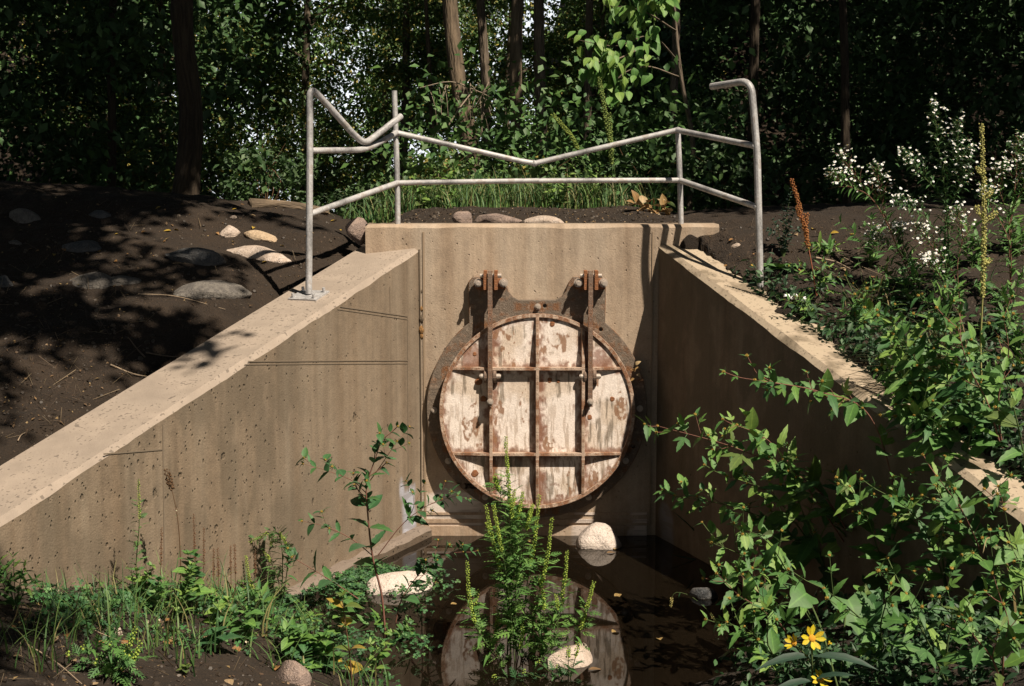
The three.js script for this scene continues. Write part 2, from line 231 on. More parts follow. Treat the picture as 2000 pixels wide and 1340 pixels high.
{
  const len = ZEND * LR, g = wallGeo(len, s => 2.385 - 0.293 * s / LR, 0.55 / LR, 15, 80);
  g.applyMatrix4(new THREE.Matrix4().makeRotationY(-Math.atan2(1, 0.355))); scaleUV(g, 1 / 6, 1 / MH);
  part('wall', g, wallMat(wingShadeTexR), wingR);
}

// ------------------------------------------------------------------ the flap gate
const rustTex = (seed, base, rust, amt = 0.5) => { const S = seed * 7.3; return texRGB(512, 512, (u, v) => { const a = fbm(u * 10 + S, v * 10, 5), b = fbm(u * 34, v * 34 + S, 3), f = vn(u * 220, v * 220); let c = mix3(base, rust, sstep(amt - 0.1, amt + 0.12, 0.65 * a + 0.35 * b)); c = mix3(c, [0.3, 0.25, 0.2], 0.5 * sstep(0.62, 0.75, b)); return c.map(q => q * (0.75 + 0.5 * f)); }); };
const rustBump = (() => { const n = 512, a = new Float32Array(n * n); for (let j = 0; j < n; j++) for (let i = 0; i < n; i++) a[j * n + i] = 0.6 * fbm(i / 18, j / 18, 4) + 0.4 * vn(i / 3, j / 3); return texGray(n, n, a); })();
for (const t of [rustBump]) t.wrapS = t.wrapT = THREE.MirroredRepeatWrapping;
const mk = (seed, base, rust, amt, o = {}) => { const t = rustTex(seed, base, rust, amt); t.wrapS = t.wrapT = THREE.MirroredRepeatWrapping; return std({ map: t, bumpMap: rustBump, bumpScale: 0.006, roughness: 0.8, metalness: 0.1, ...o }); };
const ironFrame = mk(1, [0.16, 0.125, 0.095], [0.19, 0.085, 0.035], 0.57);
const ironArm = mk(2, [0.17, 0.115, 0.085], [0.2, 0.1, 0.055], 0.55);
const ironOrange = mk(3, [0.27, 0.11, 0.045], [0.16, 0.07, 0.04], 0.6);
const ironRib = mk(4, [0.46, 0.35, 0.27], [0.24, 0.115, 0.06], 0.5);
const boltMat = std({ color: lin(0.5, 0.43, 0.37), roughness: 0.4, metalness: 0.35 });
const gate = thing('flap_gate', 'round rusty iron flap gate with white limed cover and two long hinge arms', 'flap gate', [GX, GY, 0]);
const R1 = 0.885, R2 = 0.775;
{
  // frame: a ring bolted to the wall with two square ears carrying the hinges
  const s = new THREE.Shape(), px = 0.0041, pts = [];
  const ear = sgn => [[-0.54, 0.7], [-0.545, 1.03], [-0.515, 1.065], [-0.29, 1.065], [-0.255, 1.02], [-0.235, 0.955], [-0.2, 0.91], [-0.15, 0.882]].map(([x, y]) => [x * sgn, y]);
  const arc = []; for (let k = 0; k <= 90; k++) { const a = Math.PI * (0.5 + 0.21) + k / 90 * Math.PI * 2 * (1 - 0.21); arc.push([Math.cos(a) * R1, Math.sin(a) * R1]); }
  const all = [...ear(1).reverse(), ...arc, ...ear(-1)];
  all.forEach(([x, y], i) => i ? s.lineTo(x, y) : s.moveTo(x, y)); s.closePath();
  const hole = new THREE.Path(); hole.absarc(0, 0, 0.66, 0, Math.PI * 2, true); s.holes.push(hole);
  for (const [x, y] of [[0.06, 0.84], [0.51, 0.65], [-0.73, 0.485], [0.78, -0.3], [-0.6, 0.64 - 1.27]]) { const h = new THREE.Path(); h.absarc(x, y, 0.021, 0, Math.PI * 2, true); s.holes.push(h); }
  const g = new THREE.ExtrudeGeometry(s, { depth: 0.045, bevelEnabled: true, bevelThickness: 0.006, bevelSize: 0.006, bevelSegments: 2, curveSegments: 48 });
  const fr = part('frame', scaleUV(g, 1.2, 1.2), ironFrame, gate); fr.position.z = 0.003;
  const seat = new THREE.TorusGeometry(0.72, 0.03, 10, 96); part('seat_ring', uvPlanar(seat, 1), ironArm, gate).position.z = 0.06;
  // pipe mouth behind the cover
  const pm = new THREE.CylinderGeometry(0.66, 0.66, 0.3, 64, 1, true); pm.rotateX(Math.PI / 2); part('pipe_mouth', pm, std({ color: lin(0.05, 0.04, 0.03) }), gate).position.z = -0.1;
}
function boltGeo(r, h, washer = 1.7) { const a = new THREE.CylinderGeometry(r * washer, r * washer, h * 0.22, 18), b = new THREE.CylinderGeometry(r * 1.25, r * 1.25, h * 0.5, 6), c = new THREE.CylinderGeometry(r * 0.72, r * 0.78, h, 12); a.translate(0, h * 0.11, 0); b.translate(0, h * 0.45, 0); c.translate(0, h * 0.5, 0); const g = merge([a, b, c]); g.rotateX(Math.PI / 2); return g; }
const bSmall = boltGeo(0.015, 0.05), bBig = boltGeo(0.021, 0.11);
for (const [x, y] of [[0.005, 0.835], [-0.83, -0.005], [-0.42, -0.72], [0.42, -0.72], [-0.72, -0.42], [0.72, -0.42], [0.83, 0.01]]) part('bolt', bSmall, boltMat, gate).position.set(x, y, 0.052);
// cover, leaning out a little at the bottom
const cover = new THREE.Group(); cover.name = 'cover'; cover.position.set(0, 0.78, 0.095); cover.rotation.x = -0.055; gate.add(cover);
{
  const ribX = [-0.37, 0, 0.365], ribY = [0.345, -0.34];
  const near = (x, y) => { let d = R2 - Math.hypot(x, y); for (const q of ribX) d = Math.min(d, Math.abs(x - q)); for (const q of ribY) d = Math.min(d, Math.abs(y - q)); return d; };
  const map = texRGB(1024, 1024, (u, v) => {
    const x = (u - 0.5) * 1.6, y = (v - 0.5) * 1.6; const a = fbm(x * 5 + 3, y * 5, 5), b = fbm(x * 16, y * 16 + 4, 4), str = fbm(x * 26, y * 3.2, 4), f = vn(x * 200, y * 200), fl = fbm(x * 9 + 31, y * 4, 4);
    let c = mix3([0.76, 0.68, 0.62], [0.6, 0.5, 0.41], sstep(0.42, 0.7, a));
    const d = near(x, y), rag = fbm(x * 30, y * 22 + 8, 4), edge = sstep(0.06, 0.0, d + 0.11 * (rag - 0.5) - 0.01), dash = fbm(x * 62 + 5, y * 9, 4), low = sstep(0.35, -0.5, y + 0.3 * (a - 0.5));
    c = mix3(c, [0.36, 0.27, 0.2], 0.7 * sstep(0.52, 0.64, dash) * (0.25 + 0.75 * low));
    c = mix3(c, [0.15, 0.12, 0.085], 0.75 * sstep(0.55, 0.68, fbm(x * 40 + 9, y * 5 + 3, 4)) * sstep(0.45, 0.6, a + 0.12 * low));
    let right = 9; for (const q of ribX) if (x > q) right = Math.min(right, x - q); // rust runs beside each upright rib
    c = mix3(c, [0.2, 0.085, 0.055], 0.8 * sstep(0.085, 0.03, right + 0.1 * (rag - 0.5)) * sstep(0.4, 0.52, fbm(x * 7, y * 5 + 20, 3)));
    if (Math.abs(x) > 0.36) c = mix3(c, [0.24, 0.115, 0.08], 0.75 * sstep(0.14, 0.06, Math.abs(y - 0.43) + 0.1 * (rag - 0.5)) * sstep(0.3, 0.5, b));
    c = mix3(c, [0.2, 0.095, 0.055], 0.85 * edge * sstep(0.32, 0.5, b + 0.15 * a));
    c = mix3(c, [0.23, 0.11, 0.05], 0.85 * sstep(0.64, 0.69, fl) * sstep(0.42, 0.55, rag));
    c = mix3(c, [0.19, 0.085, 0.045], 0.85 * sstep(0.46, 0.58, rag * 0.5 + fbm(x * 5, y * 6, 4) * 0.5 + 1.1 * (-0.64 - y)) * sstep(-0.35, 0.25, x + 0.3 * (a - 0.5)));
    return c.map(q => q * (0.85 + 0.3 * f));
  });
  const bh = (() => { const n = 512, q = new Float32Array(n * n); for (let j = 0; j < n; j++) for (let i = 0; i < n; i++) q[j * n + i] = 0.6 * fbm(i / 26, j / 26, 4) + 0.25 * vn(i / 2.5, j / 2.5) + 0.15 * sstep(0.55, 0.6, fbm(i / 34 + 9, j / 34, 3)); return texGray(n, n, q); })();
  const mat = std({ map, bumpMap: bh, bumpScale: 0.004, roughness: 0.85 });
  const plate = new THREE.CylinderGeometry(R2, R2, 0.03, 96); plate.rotateX(Math.PI / 2);
  const pg = uvPlanar(plate, 1 / 1.6); const u = pg.attributes.uv; for (let i = 0; i < u.count; i++) u.setXY(i, u.getX(i) + 0.5, u.getY(i) + 0.5);
  const OFF = -0.78; const add = (n, g, m, x = 0, y = 0, z = 0) => { const q = part(n, g, m, cover); q.position.set(x, y + OFF, z); return q; };
  add('plate', pg, mat, 0, 0, 0);
  const rs = new THREE.Shape(); rs.absarc(0, 0, R2 + 0.006, 0, Math.PI * 2, false); const rh = new THREE.Path(); rh.absarc(0, 0, R2 - 0.02, 0, Math.PI * 2, true); rs.holes.push(rh);
  add('rim', scaleUV(new THREE.ExtrudeGeometry(rs, { depth: 0.046, bevelEnabled: true, bevelThickness: 0.004, bevelSize: 0.003, bevelSegments: 2, curveSegments: 72 }), 1.3, 1.3), ironRib, 0, 0, -0.016);
  // ribs: deep in the middle, tapering to the rim
  const rib = (L, w, dmid, dend, flat) => { const sh = new THREE.Shape(), h = L / 2; sh.moveTo(-h, 0); sh.lineTo(h, 0); sh.lineTo(h, dend); sh.lineTo(h * flat, dmid); sh.lineTo(-h * flat, dmid); sh.lineTo(-h, dend); sh.closePath(); const g = new THREE.ExtrudeGeometry(sh, { depth: w - 0.006, bevelEnabled: true, bevelThickness: 0.003, bevelSize: 0.003, bevelSegments: 1 }); g.translate(0, 0, -(w - 0.006) / 2); g.rotateX(Math.PI / 2); return uvPlanar(g, 1.4); };
  for (const x of ribX) { const L = 2 * Math.sqrt((R2 - 0.02) ** 2 - x * x); const g = rib(L, 0.026, 0.066, 0.02, 0.62); g.rotateZ(Math.PI / 2); add('rib', g, ironRib, x, 0, 0.015); }
  for (const y of ribY) { const hl = Math.sqrt((R2 - 0.02) ** 2 - y * y); const cuts = [-hl, ribX[0] - 0.013, ribX[0] + 0.013, -0.013, 0.013, ribX[2] - 0.013, ribX[2] + 0.013, hl];
    for (let k = 0; k < 8; k += 2) { const x0 = cuts[k], x1 = cuts[k + 1], dep = x => lerp(0.064, 0.01, sstep(0.36, hl, Math.abs(x))); const sh = new THREE.Shape(); sh.moveTo(x0, 0); sh.lineTo(x1, 0); sh.lineTo(x1, dep(x1)); sh.lineTo((x0 + x1) / 2, Math.max(dep((x0 + x1) / 2), 0.02)); sh.lineTo(x0, dep(x0)); sh.closePath(); const g = new THREE.ExtrudeGeometry(sh, { depth: 0.02, bevelEnabled: true, bevelThickness: 0.003, bevelSize: 0.003, bevelSegments: 1 }); g.translate(0, 0, -0.01); g.rotateX(Math.PI / 2); add('rib', uvPlanar(g, 1.4), ironRib, 0, y, 0.015); } }
  // rust blisters on the plate
  const r = rngOf(5); for (const [x, y, q] of [[0.12, 0.7, 0.022], [-0.5, -0.5, 0.028], [-0.47, 0.24, 0.03], [0.02 + 0.08, 0.25, 0.02], [0.42, -0.05, 0.02], [-0.5, 0.46, 0.016], [0.17, 0.24, 0.014], [0.6, 0.1, 0.02], [-0.43, 0.1, 0.024]]) { const g = new THREE.IcosahedronGeometry(q, 2), p = g.attributes.position; for (let i = 0; i < p.count; i++) { const k = 0.8 + 0.45 * vn3(p.getX(i) * 60 + x * 9, p.getY(i) * 60, p.getZ(i) * 60 + y); p.setXYZ(i, p.getX(i) * k, p.getY(i) * k, p.getZ(i) * k * 0.22); } g.computeVertexNormals(); add('rust_blister', uvPlanar(g, 2), ironOrange, x, y, 0.016); }
}
// hinges: a bracket on each ear, a long flat arm down to lugs on the cover
const barBox = (w, h, d, b = 0.004) => { const s = new THREE.Shape(); s.moveTo(-w / 2, -h / 2); s.lineTo(w / 2, -h / 2); s.lineTo(w / 2, h / 2); s.lineTo(-w / 2, h / 2); s.closePath(); const g = new THREE.ExtrudeGeometry(s, { depth: d - 2 * b, bevelEnabled: true, bevelThickness: b, bevelSize: -b, bevelOffset: 0, bevelSegments: 1 }); g.translate(0, 0, -(d - 2 * b) / 2); return uvPlanar(g, 1.5); };
for (const hx of [-0.375, 0.42]) {
  const y1 = 1.03;
  const hinge = new THREE.Group(); hinge.name = 'hinge'; hinge.position.set(hx, 0, 0); gate.add(hinge);
  const q = (n, g, m, x, y, z) => { const o = part(n, g, m, hinge); o.position.set(x, y, z); return o; };
  q('bracket', barBox(0.235, 0.085, 0.03), ironOrange, 0.005, y1 - 0.01, 0.075);
  for (const s of [-1, 1]) { q('cheek', barBox(0.028, 0.15, 0.1), ironOrange, s * 0.042 + 0.004, y1 + 0.025, 0.135); q('bolt', bBig, boltMat, s * 0.1 + 0.005, y1, 0.09); }
  const pin = new THREE.CylinderGeometry(0.017, 0.017, 0.17, 14); pin.rotateZ(Math.PI / 2); q('pin', pin, boltMat, 0.004, y1 + 0.06, 0.15);
  // arm: from above the bracket to below the lug, leaning with the cover
  const L = 1.08, arm = q('arm', barBox(0.036, L, 0.075), ironArm, 0.0, y1 + 0.1 - L / 2, 0.185); arm.rotation.x = -0.045;
  const foot = q('bolt', bSmall, boltMat, 0.0, y1 + 0.1 - L + 0.045, 0.242);
  for (const s of [-1, 1]) { const lug = new THREE.CylinderGeometry(0.055, 0.055, 0.026, 24); lug.rotateZ(Math.PI / 2); q('lug', uvPlanar(lug, 1.4), ironArm, s * 0.036, 0.29, 0.17); const nut = new THREE.CylinderGeometry(0.024, 0.024, 0.03, 6); nut.rotateZ(Math.PI / 2); q('nut', nut, boltMat, s * 0.062, 0.29, 0.19); }
  const lp = new THREE.CylinderGeometry(0.016, 0.016, 0.17, 12); lp.rotateZ(Math.PI / 2); q('pin', lp, boltMat, 0, 0.29, 0.19);
}
// leaves caught on the shaded rim
// ------------------------------------------------------------------ the pipe railing
{
  const zincTex = texRGB(512, 512, (u, v) => { const a = fbm(u * 12, v * 12, 4), b = vn(u * 120, v * 120), s = fbm(u * 30, v * 5 + 3, 3); let k = 0.78 + 0.8 * (a - 0.5) + 0.25 * (b - 0.5) + 0.5 * (s - 0.5); let c = [0.58 * k, 0.575 * k, 0.58 * k]; return mix3(c, [0.25, 0.19, 0.14], 0.5 * sstep(0.64, 0.76, a)); });
  const zinc = std({ map: zincTex, roughness: 0.5, metalness: 0.15 });
  const rail = thing('pipe_railing', 'bent and broken grey galvanised pipe railing around the headwall top', 'railing', [0, 0, 0]);
  const q = (name, pts, r, smooth = false, segs = 0) => part(name, tube(pts, r, 14, segs, smooth), zinc, rail);
  const zb = -0.1, zl = 0.94, zr = 0.84, r0 = 0.0225, r1 = 0.026;
  const bend = (pts, rad, n = 6) => { const o = [pts[0]]; for (let i = 1; i < pts.length - 1; i++) { const a = pts[i - 1], b = pts[i], c = pts[i + 1], d0 = a.clone().sub(b), d1 = c.clone().sub(b), e = Math.min(rad, d0.length() * 0.45, d1.length() * 0.45), s = b.clone().addScaledVector(d0.normalize(), e), t = b.clone().addScaledVector(d1.normalize(), e); for (let k = 0; k <= n; k++) { const f = k / n; o.push(s.clone().multiplyScalar((1 - f) ** 2).addScaledVector(b, 2 * f * (1 - f)).addScaledVector(t, f * f)); } } o.push(pts[pts.length - 1]); return o; };
  // back posts
  q('post', [P(777, 440, zb), P(776, 355, zb), P(773, 258, zb)], r0); q('post', [P(773, 258, zb), P(770, 177, zb)], r0);
  q('post', [P(1330, 440, zb), P(1328, 352, zb), P(1324, 256, zb)], r0);
  // back rails
  q('middle_rail', bend([P(775, 259, zb + 0.02), P(1010, 313, zb + 0.02), P(1044, 319, zb + 0.02)], 0.05), r0 * 0.95); q('middle_rail', [P(1044, 319, zb + 0.02), P(1322, 254, zb + 0.02)], r0 * 0.95);
  q('lower_rail', [P(777, 357, zb + 0.01), P(1052, 353, zb + 0.01)], r0 * 0.93); q('lower_rail', [P(1052, 353, zb + 0.01), P(1328, 352, zb + 0.01)], r0 * 0.93);
  // front post on the left, its top rail bent down and broken off
  q('post', bend([P(603, 574, zl), P(605, 300, zl), P(605, 170, zl), P(632, 196, zl - 0.12), P(690, 262, zl - 0.4), P(712, 281, zl - 0.5), P(738, 262, zl - 0.63), P(783, 227, zl - 0.84)], 0.12), r1 * 0.96);
  q('middle_rail', bend([P(606, 294, zl - 0.02), P(715, 293, 0.42), P(775, 259, zb + 0.02)], 0.16), r0); q('lower_rail', [P(605, 418, zl - 0.02), P(777, 357, zb + 0.01)], r0);
  // front post on the right with its short stub of top rail
  q('post', bend([P(1485, 562, zr), P(1479, 300, zr), P(1467, 157, zr), P(1390, 169, zr - 0.33)], 0.11), r1);
  q('middle_rail', [P(1322, 254, zb + 0.02), P(1474, 285, zr - 0.01)], r0); q('lower_rail', [P(1328, 352, zb + 0.01), P(1478, 404, zr - 0.01)], r0);
  for (const [u, v, z, r] of [[773, 258, zb, r0], [776, 357, zb, r0], [1324, 255, zb, r0], [1328, 352, zb, r0], [606, 294, zl - 0.02, r0], [605, 418, zl - 0.02, r0], [1474, 285, zr - 0.01, r0], [1478, 404, zr - 0.01, r0], [1044, 319, zb + 0.02, r0 * 0.95]]) { const g = new THREE.IcosahedronGeometry(r * 1.28, 2), p = g.attributes.position; for (let i = 0; i < p.count; i++) { const k = 0.9 + 0.16 * vn3(p.getX(i) * 120 + u, p.getY(i) * 120, p.getZ(i) * 120); p.setXYZ(i, p.getX(i) * k, p.getY(i) * k, p.getZ(i) * k); } g.computeVertexNormals(); part('weld', g, zinc, rail).position.copy(P(u, v, z)); }
  // base plate on the wing wall
  const base = P(603, 563, zl); const bp = new THREE.Group();
  const slope = Math.atan(0.293 / LL), yaw = Math.atan2(1, 0.463);
  const plate = new THREE.BoxGeometry(0.2, 0.014, 0.24); const pm = part('base_plate', plate, zinc, rail); pm.position.set(base.x, topL(base.z + 0.12) + 0.006, base.z); pm.rotation.set(0, yaw, slope, 'YXZ');
  for (const [x, z] of [[0.07, 0.09], [-0.07, 0.09], [0.07, -0.09], [-0.07, -0.09]]) { const b = new THREE.CylinderGeometry(0.012, 0.014, 0.035, 6); const o = part('bolt', b, zinc, pm); o.position.set(x, 0.022, z); }
}

// ------------------------------------------------------------------ leaves and plants
const leafTex = texRGB(128, 64, (u, v) => { const y = Math.abs(v - 0.5) * 2, mid = sstep(0.09, 0.02, y), vein = sstep(0.12, 0.02, Math.abs(((u * 7 - y * 0.8) % 1 + 1) % 1 - 0.5)) * 0.35, n = fbm(u * 9, v * 6, 3); let k = 0.8 + 0.35 * (n - 0.5); return [k + 0.55 * mid + vein * 0.4, k + 0.4 * mid + vein * 0.3, k + 0.35 * mid + vein * 0.25].map(q => q * 0.72); });
const leafMat = (r, g, b, tr = 0.3) => new THREE.MeshPhysicalMaterial({ color: lin(r, g, b), map: leafTex, roughness: 0.62, transmission: tr, thickness: 0, side: THREE.DoubleSide });
const GREEN = [leafMat(0.135, 0.34, 0.065, 0.2), leafMat(0.11, 0.29, 0.06, 0.2), leafMat(0.2, 0.42, 0.075, 0.2), leafMat(0.09, 0.25, 0.062, 0.2), leafMat(0.28, 0.48, 0.085, 0.2)];
const DEEP = [leafMat(0.055, 0.2, 0.06, 0.22), leafMat(0.046, 0.17, 0.05, 0.22), leafMat(0.075, 0.24, 0.065, 0.22)];
const BLUISH = [leafMat(0.03, 0.1, 0.055), leafMat(0.024, 0.08, 0.046)];
const LIME = [leafMat(0.2, 0.3, 0.04), leafMat(0.15, 0.26, 0.035)];
const YELLOW = [leafMat(0.55, 0.4, 0.04), leafMat(0.5, 0.3, 0.05)];
const vcMat = std({ vertexColors: true, roughness: 0.8 });
const stemGreen = std({ color: lin(0.07, 0.11, 0.03) }), stemRed = std({ color: lin(0.19, 0.085, 0.06) }), stemPale = std({ color: lin(0.3, 0.29, 0.1) }), stemBrown = std({ color: lin(0.12, 0.065, 0.03) }), strawMat = std({ color: lin(0.42, 0.32, 0.14) });
function leafGeo(L, Wd, o = {}) { // along +x, upper side +y
  const n = o.segs ?? 6, pos = [], uv = [], idx = [], peak = o.peak ?? 0.38, fold = o.fold ?? 0.35, droop = o.droop ?? 0.3, tw = o.twist ?? 0;
  for (let i = 0; i <= n; i++) { const t = i / n; let w = t < peak ? Math.sin(t / peak * Math.PI / 2) : Math.pow(Math.cos((t - peak) / (1 - peak) * Math.PI / 2), o.tip ?? 0.9); w *= Wd / 2; if (o.teeth && i > 0 && i < n) w *= i % 2 ? 1.1 : 0.86; if (i === 0) w = Wd * 0.03;
    const x = L * (t - 0.12 * droop * t * t), y = -droop * L * t * t * 0.6, a = tw * t; const e = fold * w;
    pos.push(x, y + e, -w, x, y, 0, x, y + e * Math.cos(a), w); uv.push(t, 0, t, 0.5, t, 1); }
  for (let i = 0; i < n; i++) { const a = i * 3, b = a + 3; idx.push(a, a + 1, b, a + 1, b + 1, b, a + 1, a + 2, b + 1, a + 2, b + 2, b + 1); }
  const g = new THREE.BufferGeometry(); g.setAttribute('position', new THREE.Float32BufferAttribute(pos, 3)); g.setAttribute('uv', new THREE.Float32BufferAttribute(uv, 2)); g.setIndex(idx); g.computeVertexNormals(); return g; }
function trifoliate(L, W1, o) { const out = [], pet = tube([V(0, 0, 0), V(L * 0.3, 0.01 * L, 0)], L * 0.012, 4, 1, false, false); out.push(pet);
  for (const [x, a, k] of [[0.28, 0, 0.75], [0.24, 0.95, 0.55], [0.24, -0.95, 0.55]]) { const g = leafGeo(L * k, W1 * k, o); g.applyMatrix4(new THREE.Matrix4().makeRotationY(a)); g.translate(L * x, 0, 0); out.push(g); }
  return merge(out); }
const LANCE = [0, 1, 2, 3].map(k => leafGeo(1, 0.215 + 0.035 * k, { teeth: 1, segs: 9, droop: 0.15 + 0.22 * (k % 3), fold: 0.14 + 0.08 * k, twist: 0.3 * k, peak: 0.34 }));
const TRI = [0, 1, 2].map(k => trifoliate(1, 0.36, { teeth: 1, segs: 7, droop: 0.25 + 0.2 * k, fold: 0.15 + 0.1 * k }));
const OVATE = [0, 1, 2].map(k => leafGeo(1, 0.52 + 0.1 * k, { segs: 7, droop: 0.2 + 0.3 * k, fold: 0.3, peak: 0.36 }));
const NARROW = [0, 1, 2].map(k => leafGeo(1, 0.14 + 0.03 * k, { segs: 4, droop: 0.4 + 0.25 * k, fold: 0.4 }));
const _m = new THREE.Matrix4(), _z = V(), _y = V(), _x = V();
function basis(p, dir, up, s) { _x.copy(dir).normalize(); _z.copy(_x).cross(up); if (_z.lengthSq() < 1e-4) _z.set(0, 0, 1); _z.normalize(); _y.copy(_z).cross(_x).normalize(); _m.makeBasis(_x, _y, _z).scale(V(s, s, s)).setPosition(p); return _m; }
function putLeaf(name, parent, geo, mat, p, dir, up, s) { const o = new THREE.Mesh(geo, mat); o.name = name; o.castShadow = o.receiveShadow = true; basis(p, dir, up, s).decompose(o.position, o.quaternion, o.scale); parent.add(o); return o; }
function colored(g, c) { g = noIndex(g); const n = g.attributes.position.count, a = new Float32Array(n * 3); for (let i = 0; i < n; i++) a.set(c, i * 3); g.setAttribute('color', new THREE.BufferAttribute(a, 3)); return g; }
function mergeC(list) { return mergeGeometries(list.map(g => { const n = noIndex(g); for (const k of Object.keys(n.attributes)) if (!['position', 'normal', 'color'].includes(k)) n.deleteAttribute(k); return n; }), false); }
// a beggar-ticks seed head: bristly brown-yellow button with green bracts
const HEAD = (() => { const l = []; const c = new THREE.IcosahedronGeometry(0.5, 1); c.scale(1, 0.8, 1); l.push(colored(c, [0.3, 0.19, 0.03])); for (let k = 0; k < 14; k++) { const a = k * 2.4, e = 0.4 + 0.9 * (k / 14); const g = new THREE.ConeGeometry(0.09, 0.5, 4); g.translate(0, 0.6, 0); g.rotateZ(-(Math.PI / 2 - e)); g.rotateY(a); l.push(colored(g, k % 3 ? [0.42, 0.28, 0.04] : [0.22, 0.13, 0.03])); } for (let k = 0; k < 7; k++) { const g = leafGeo(1.5, 0.36, { segs: 3, droop: -0.25 }); g.translate(0.3, -0.3, 0); g.rotateY(k * 0.9); l.push(colored(g, [0.05, 0.14, 0.03])); } return mergeC(l); })();
// ASTER: small white daisy with a yellow eye
const DAISY = (() => { const l = []; const c = new THREE.SphereGeometry(0.32, 8, 4); c.scale(1, 0.5, 1); l.push(colored(c, [0.62, 0.45, 0.08])); for (let k = 0; k < 13; k++) { const g = leafGeo(0.85, 0.4, { segs: 2, droop: 0.15 * (k % 3), peak: 0.6, fold: 0.1 }); g.translate(0.2, 0, 0); g.rotateY(k / 13 * Math.PI * 2); l.push(colored(g, [0.8, 0.82, 0.84])); } const s = new THREE.ConeGeometry(0.25, 0.5, 6); s.rotateX(Math.PI); s.translate(0, -0.25, 0); l.push(colored(s, [0.12, 0.19, 0.05])); return mergeC(l); })();
const UP = V(0, 1, 0);
function perp(t, a) { const n = V(1, 0, 0).cross(t); if (n.lengthSq() < 0.01) n.set(0, 0, 1).cross(t); n.normalize(); const b = t.clone().cross(n); return n.multiplyScalar(Math.cos(a)).addScaledVector(b, Math.sin(a)); }
// a leafy weed: stems given as points; pairs of leaves at nodes, short flowering branches near the top
function weed(o) {
  const r = rngOf(o.seed), base = o.stems[0].pts[0], root = thing(o.name, o.label, o.category ?? 'plant', base, o.group), stems = [], M = T(-base.x, -base.y, -base.z); let leaves = 0;
  const mats = o.mats ?? GREEN, geos = o.geos ?? LANCE, L0 = o.leaf ?? 0.12;
  const leafAt = (p, dir, s, up = UP) => { if (leaves++ < 290) putLeaf('leaf', root, geos[Math.floor(r() * geos.length)], mats[Math.floor(r() * mats.length)], p, dir, up, s); };
  const head = (p, dir, s) => { putLeaf('seed_head', root, o.headGeo ?? HEAD, vcMat, p, perp(dir, r() * 6), dir, s); };
  for (const st of o.stems) {
    const pts = st.pts.map(p => p.clone().sub(base)), curve = new THREE.CatmullRomCurve3(pts, false, 'centripetal'), len = curve.getLength(), rad = st.r ?? 0.005;
    stems.push(tube(pts, t => rad * (1 - 0.7 * t), 6, Math.max(6, Math.round(len / 0.06))));
    const gap = st.gap ?? o.gap ?? 0.1, n = Math.max(2, Math.round(len / gap)); let phi = r() * 6;
    for (let k = 0; k <= n; k++) {
      const t = lerp(st.from ?? 0.15, 1, k / n), p = curve.getPoint(t), tan = curve.getTangent(t), up = UP.clone().addScaledVector(tan, 0.4).normalize(); phi += 1.57 + (r() - 0.5) * 0.5;
      const s = L0 * (st.k ?? 1) * lerp(1.1, 0.45, Math.pow(t, 1.5)) * (0.75 + 0.5 * r());
      for (const a of [0, Math.PI]) { if (r() < (o.skip ?? 0.1)) continue; const d = perp(tan, phi + a).addScaledVector(tan, 0.45 + 0.3 * r()).addScaledVector(UP, -0.05 + 0.2 * (r() - 0.5)).normalize(); leafAt(p, d, s * (0.85 + 0.3 * r()), up.clone().add(V((r() - 0.5) * 0.7 + 0.2 * (o.face ?? 0), 0, (r() - 0.5) * 0.7 + 0.25 + 0.35 * (o.face ?? 0)))); }
      if ((o.heads ?? true) && t > (o.branchFrom ?? 0.45) && r() < (o.branch ?? 0.75)) {
        const d = perp(tan, phi + 0.6).addScaledVector(tan, 0.9).addScaledVector(UP, 0.25).normalize(), bl = (o.branchLen ?? 0.16) * (0.6 + 0.8 * r()), q = p.clone().addScaledVector(d, bl).addScaledVector(UP, bl * 0.12);
        stems.push(tube([p, p.clone().lerp(q, 0.5).addScaledVector(UP, -0.05 * bl), q], rad * 0.35, 4, 4));
        for (const f of [0.55, 0.95]) for (const a of [0, Math.PI]) if (r() < 0.8) leafAt(p.clone().lerp(q, f), perp(d, phi + a + f).addScaledVector(d, 0.7), L0 * (0.26 + 0.2 * r()));
        head(q, d, (o.headSize ?? 0.017) * (0.8 + 0.4 * r()));
      }
    }
    if (o.heads ?? true) head(curve.getPoint(1), curve.getTangent(1), o.headSize ?? 0.018); else for (let k = 0; k < 3; k++) leafAt(curve.getPoint(1), perp(curve.getTangent(1), k * 2.1).addScaledVector(curve.getTangent(1), 1), L0 * 0.4);
  }
  const sg = merge(stems); part('stem', sg, o.stemMat ?? stemRed, root); return root;
}
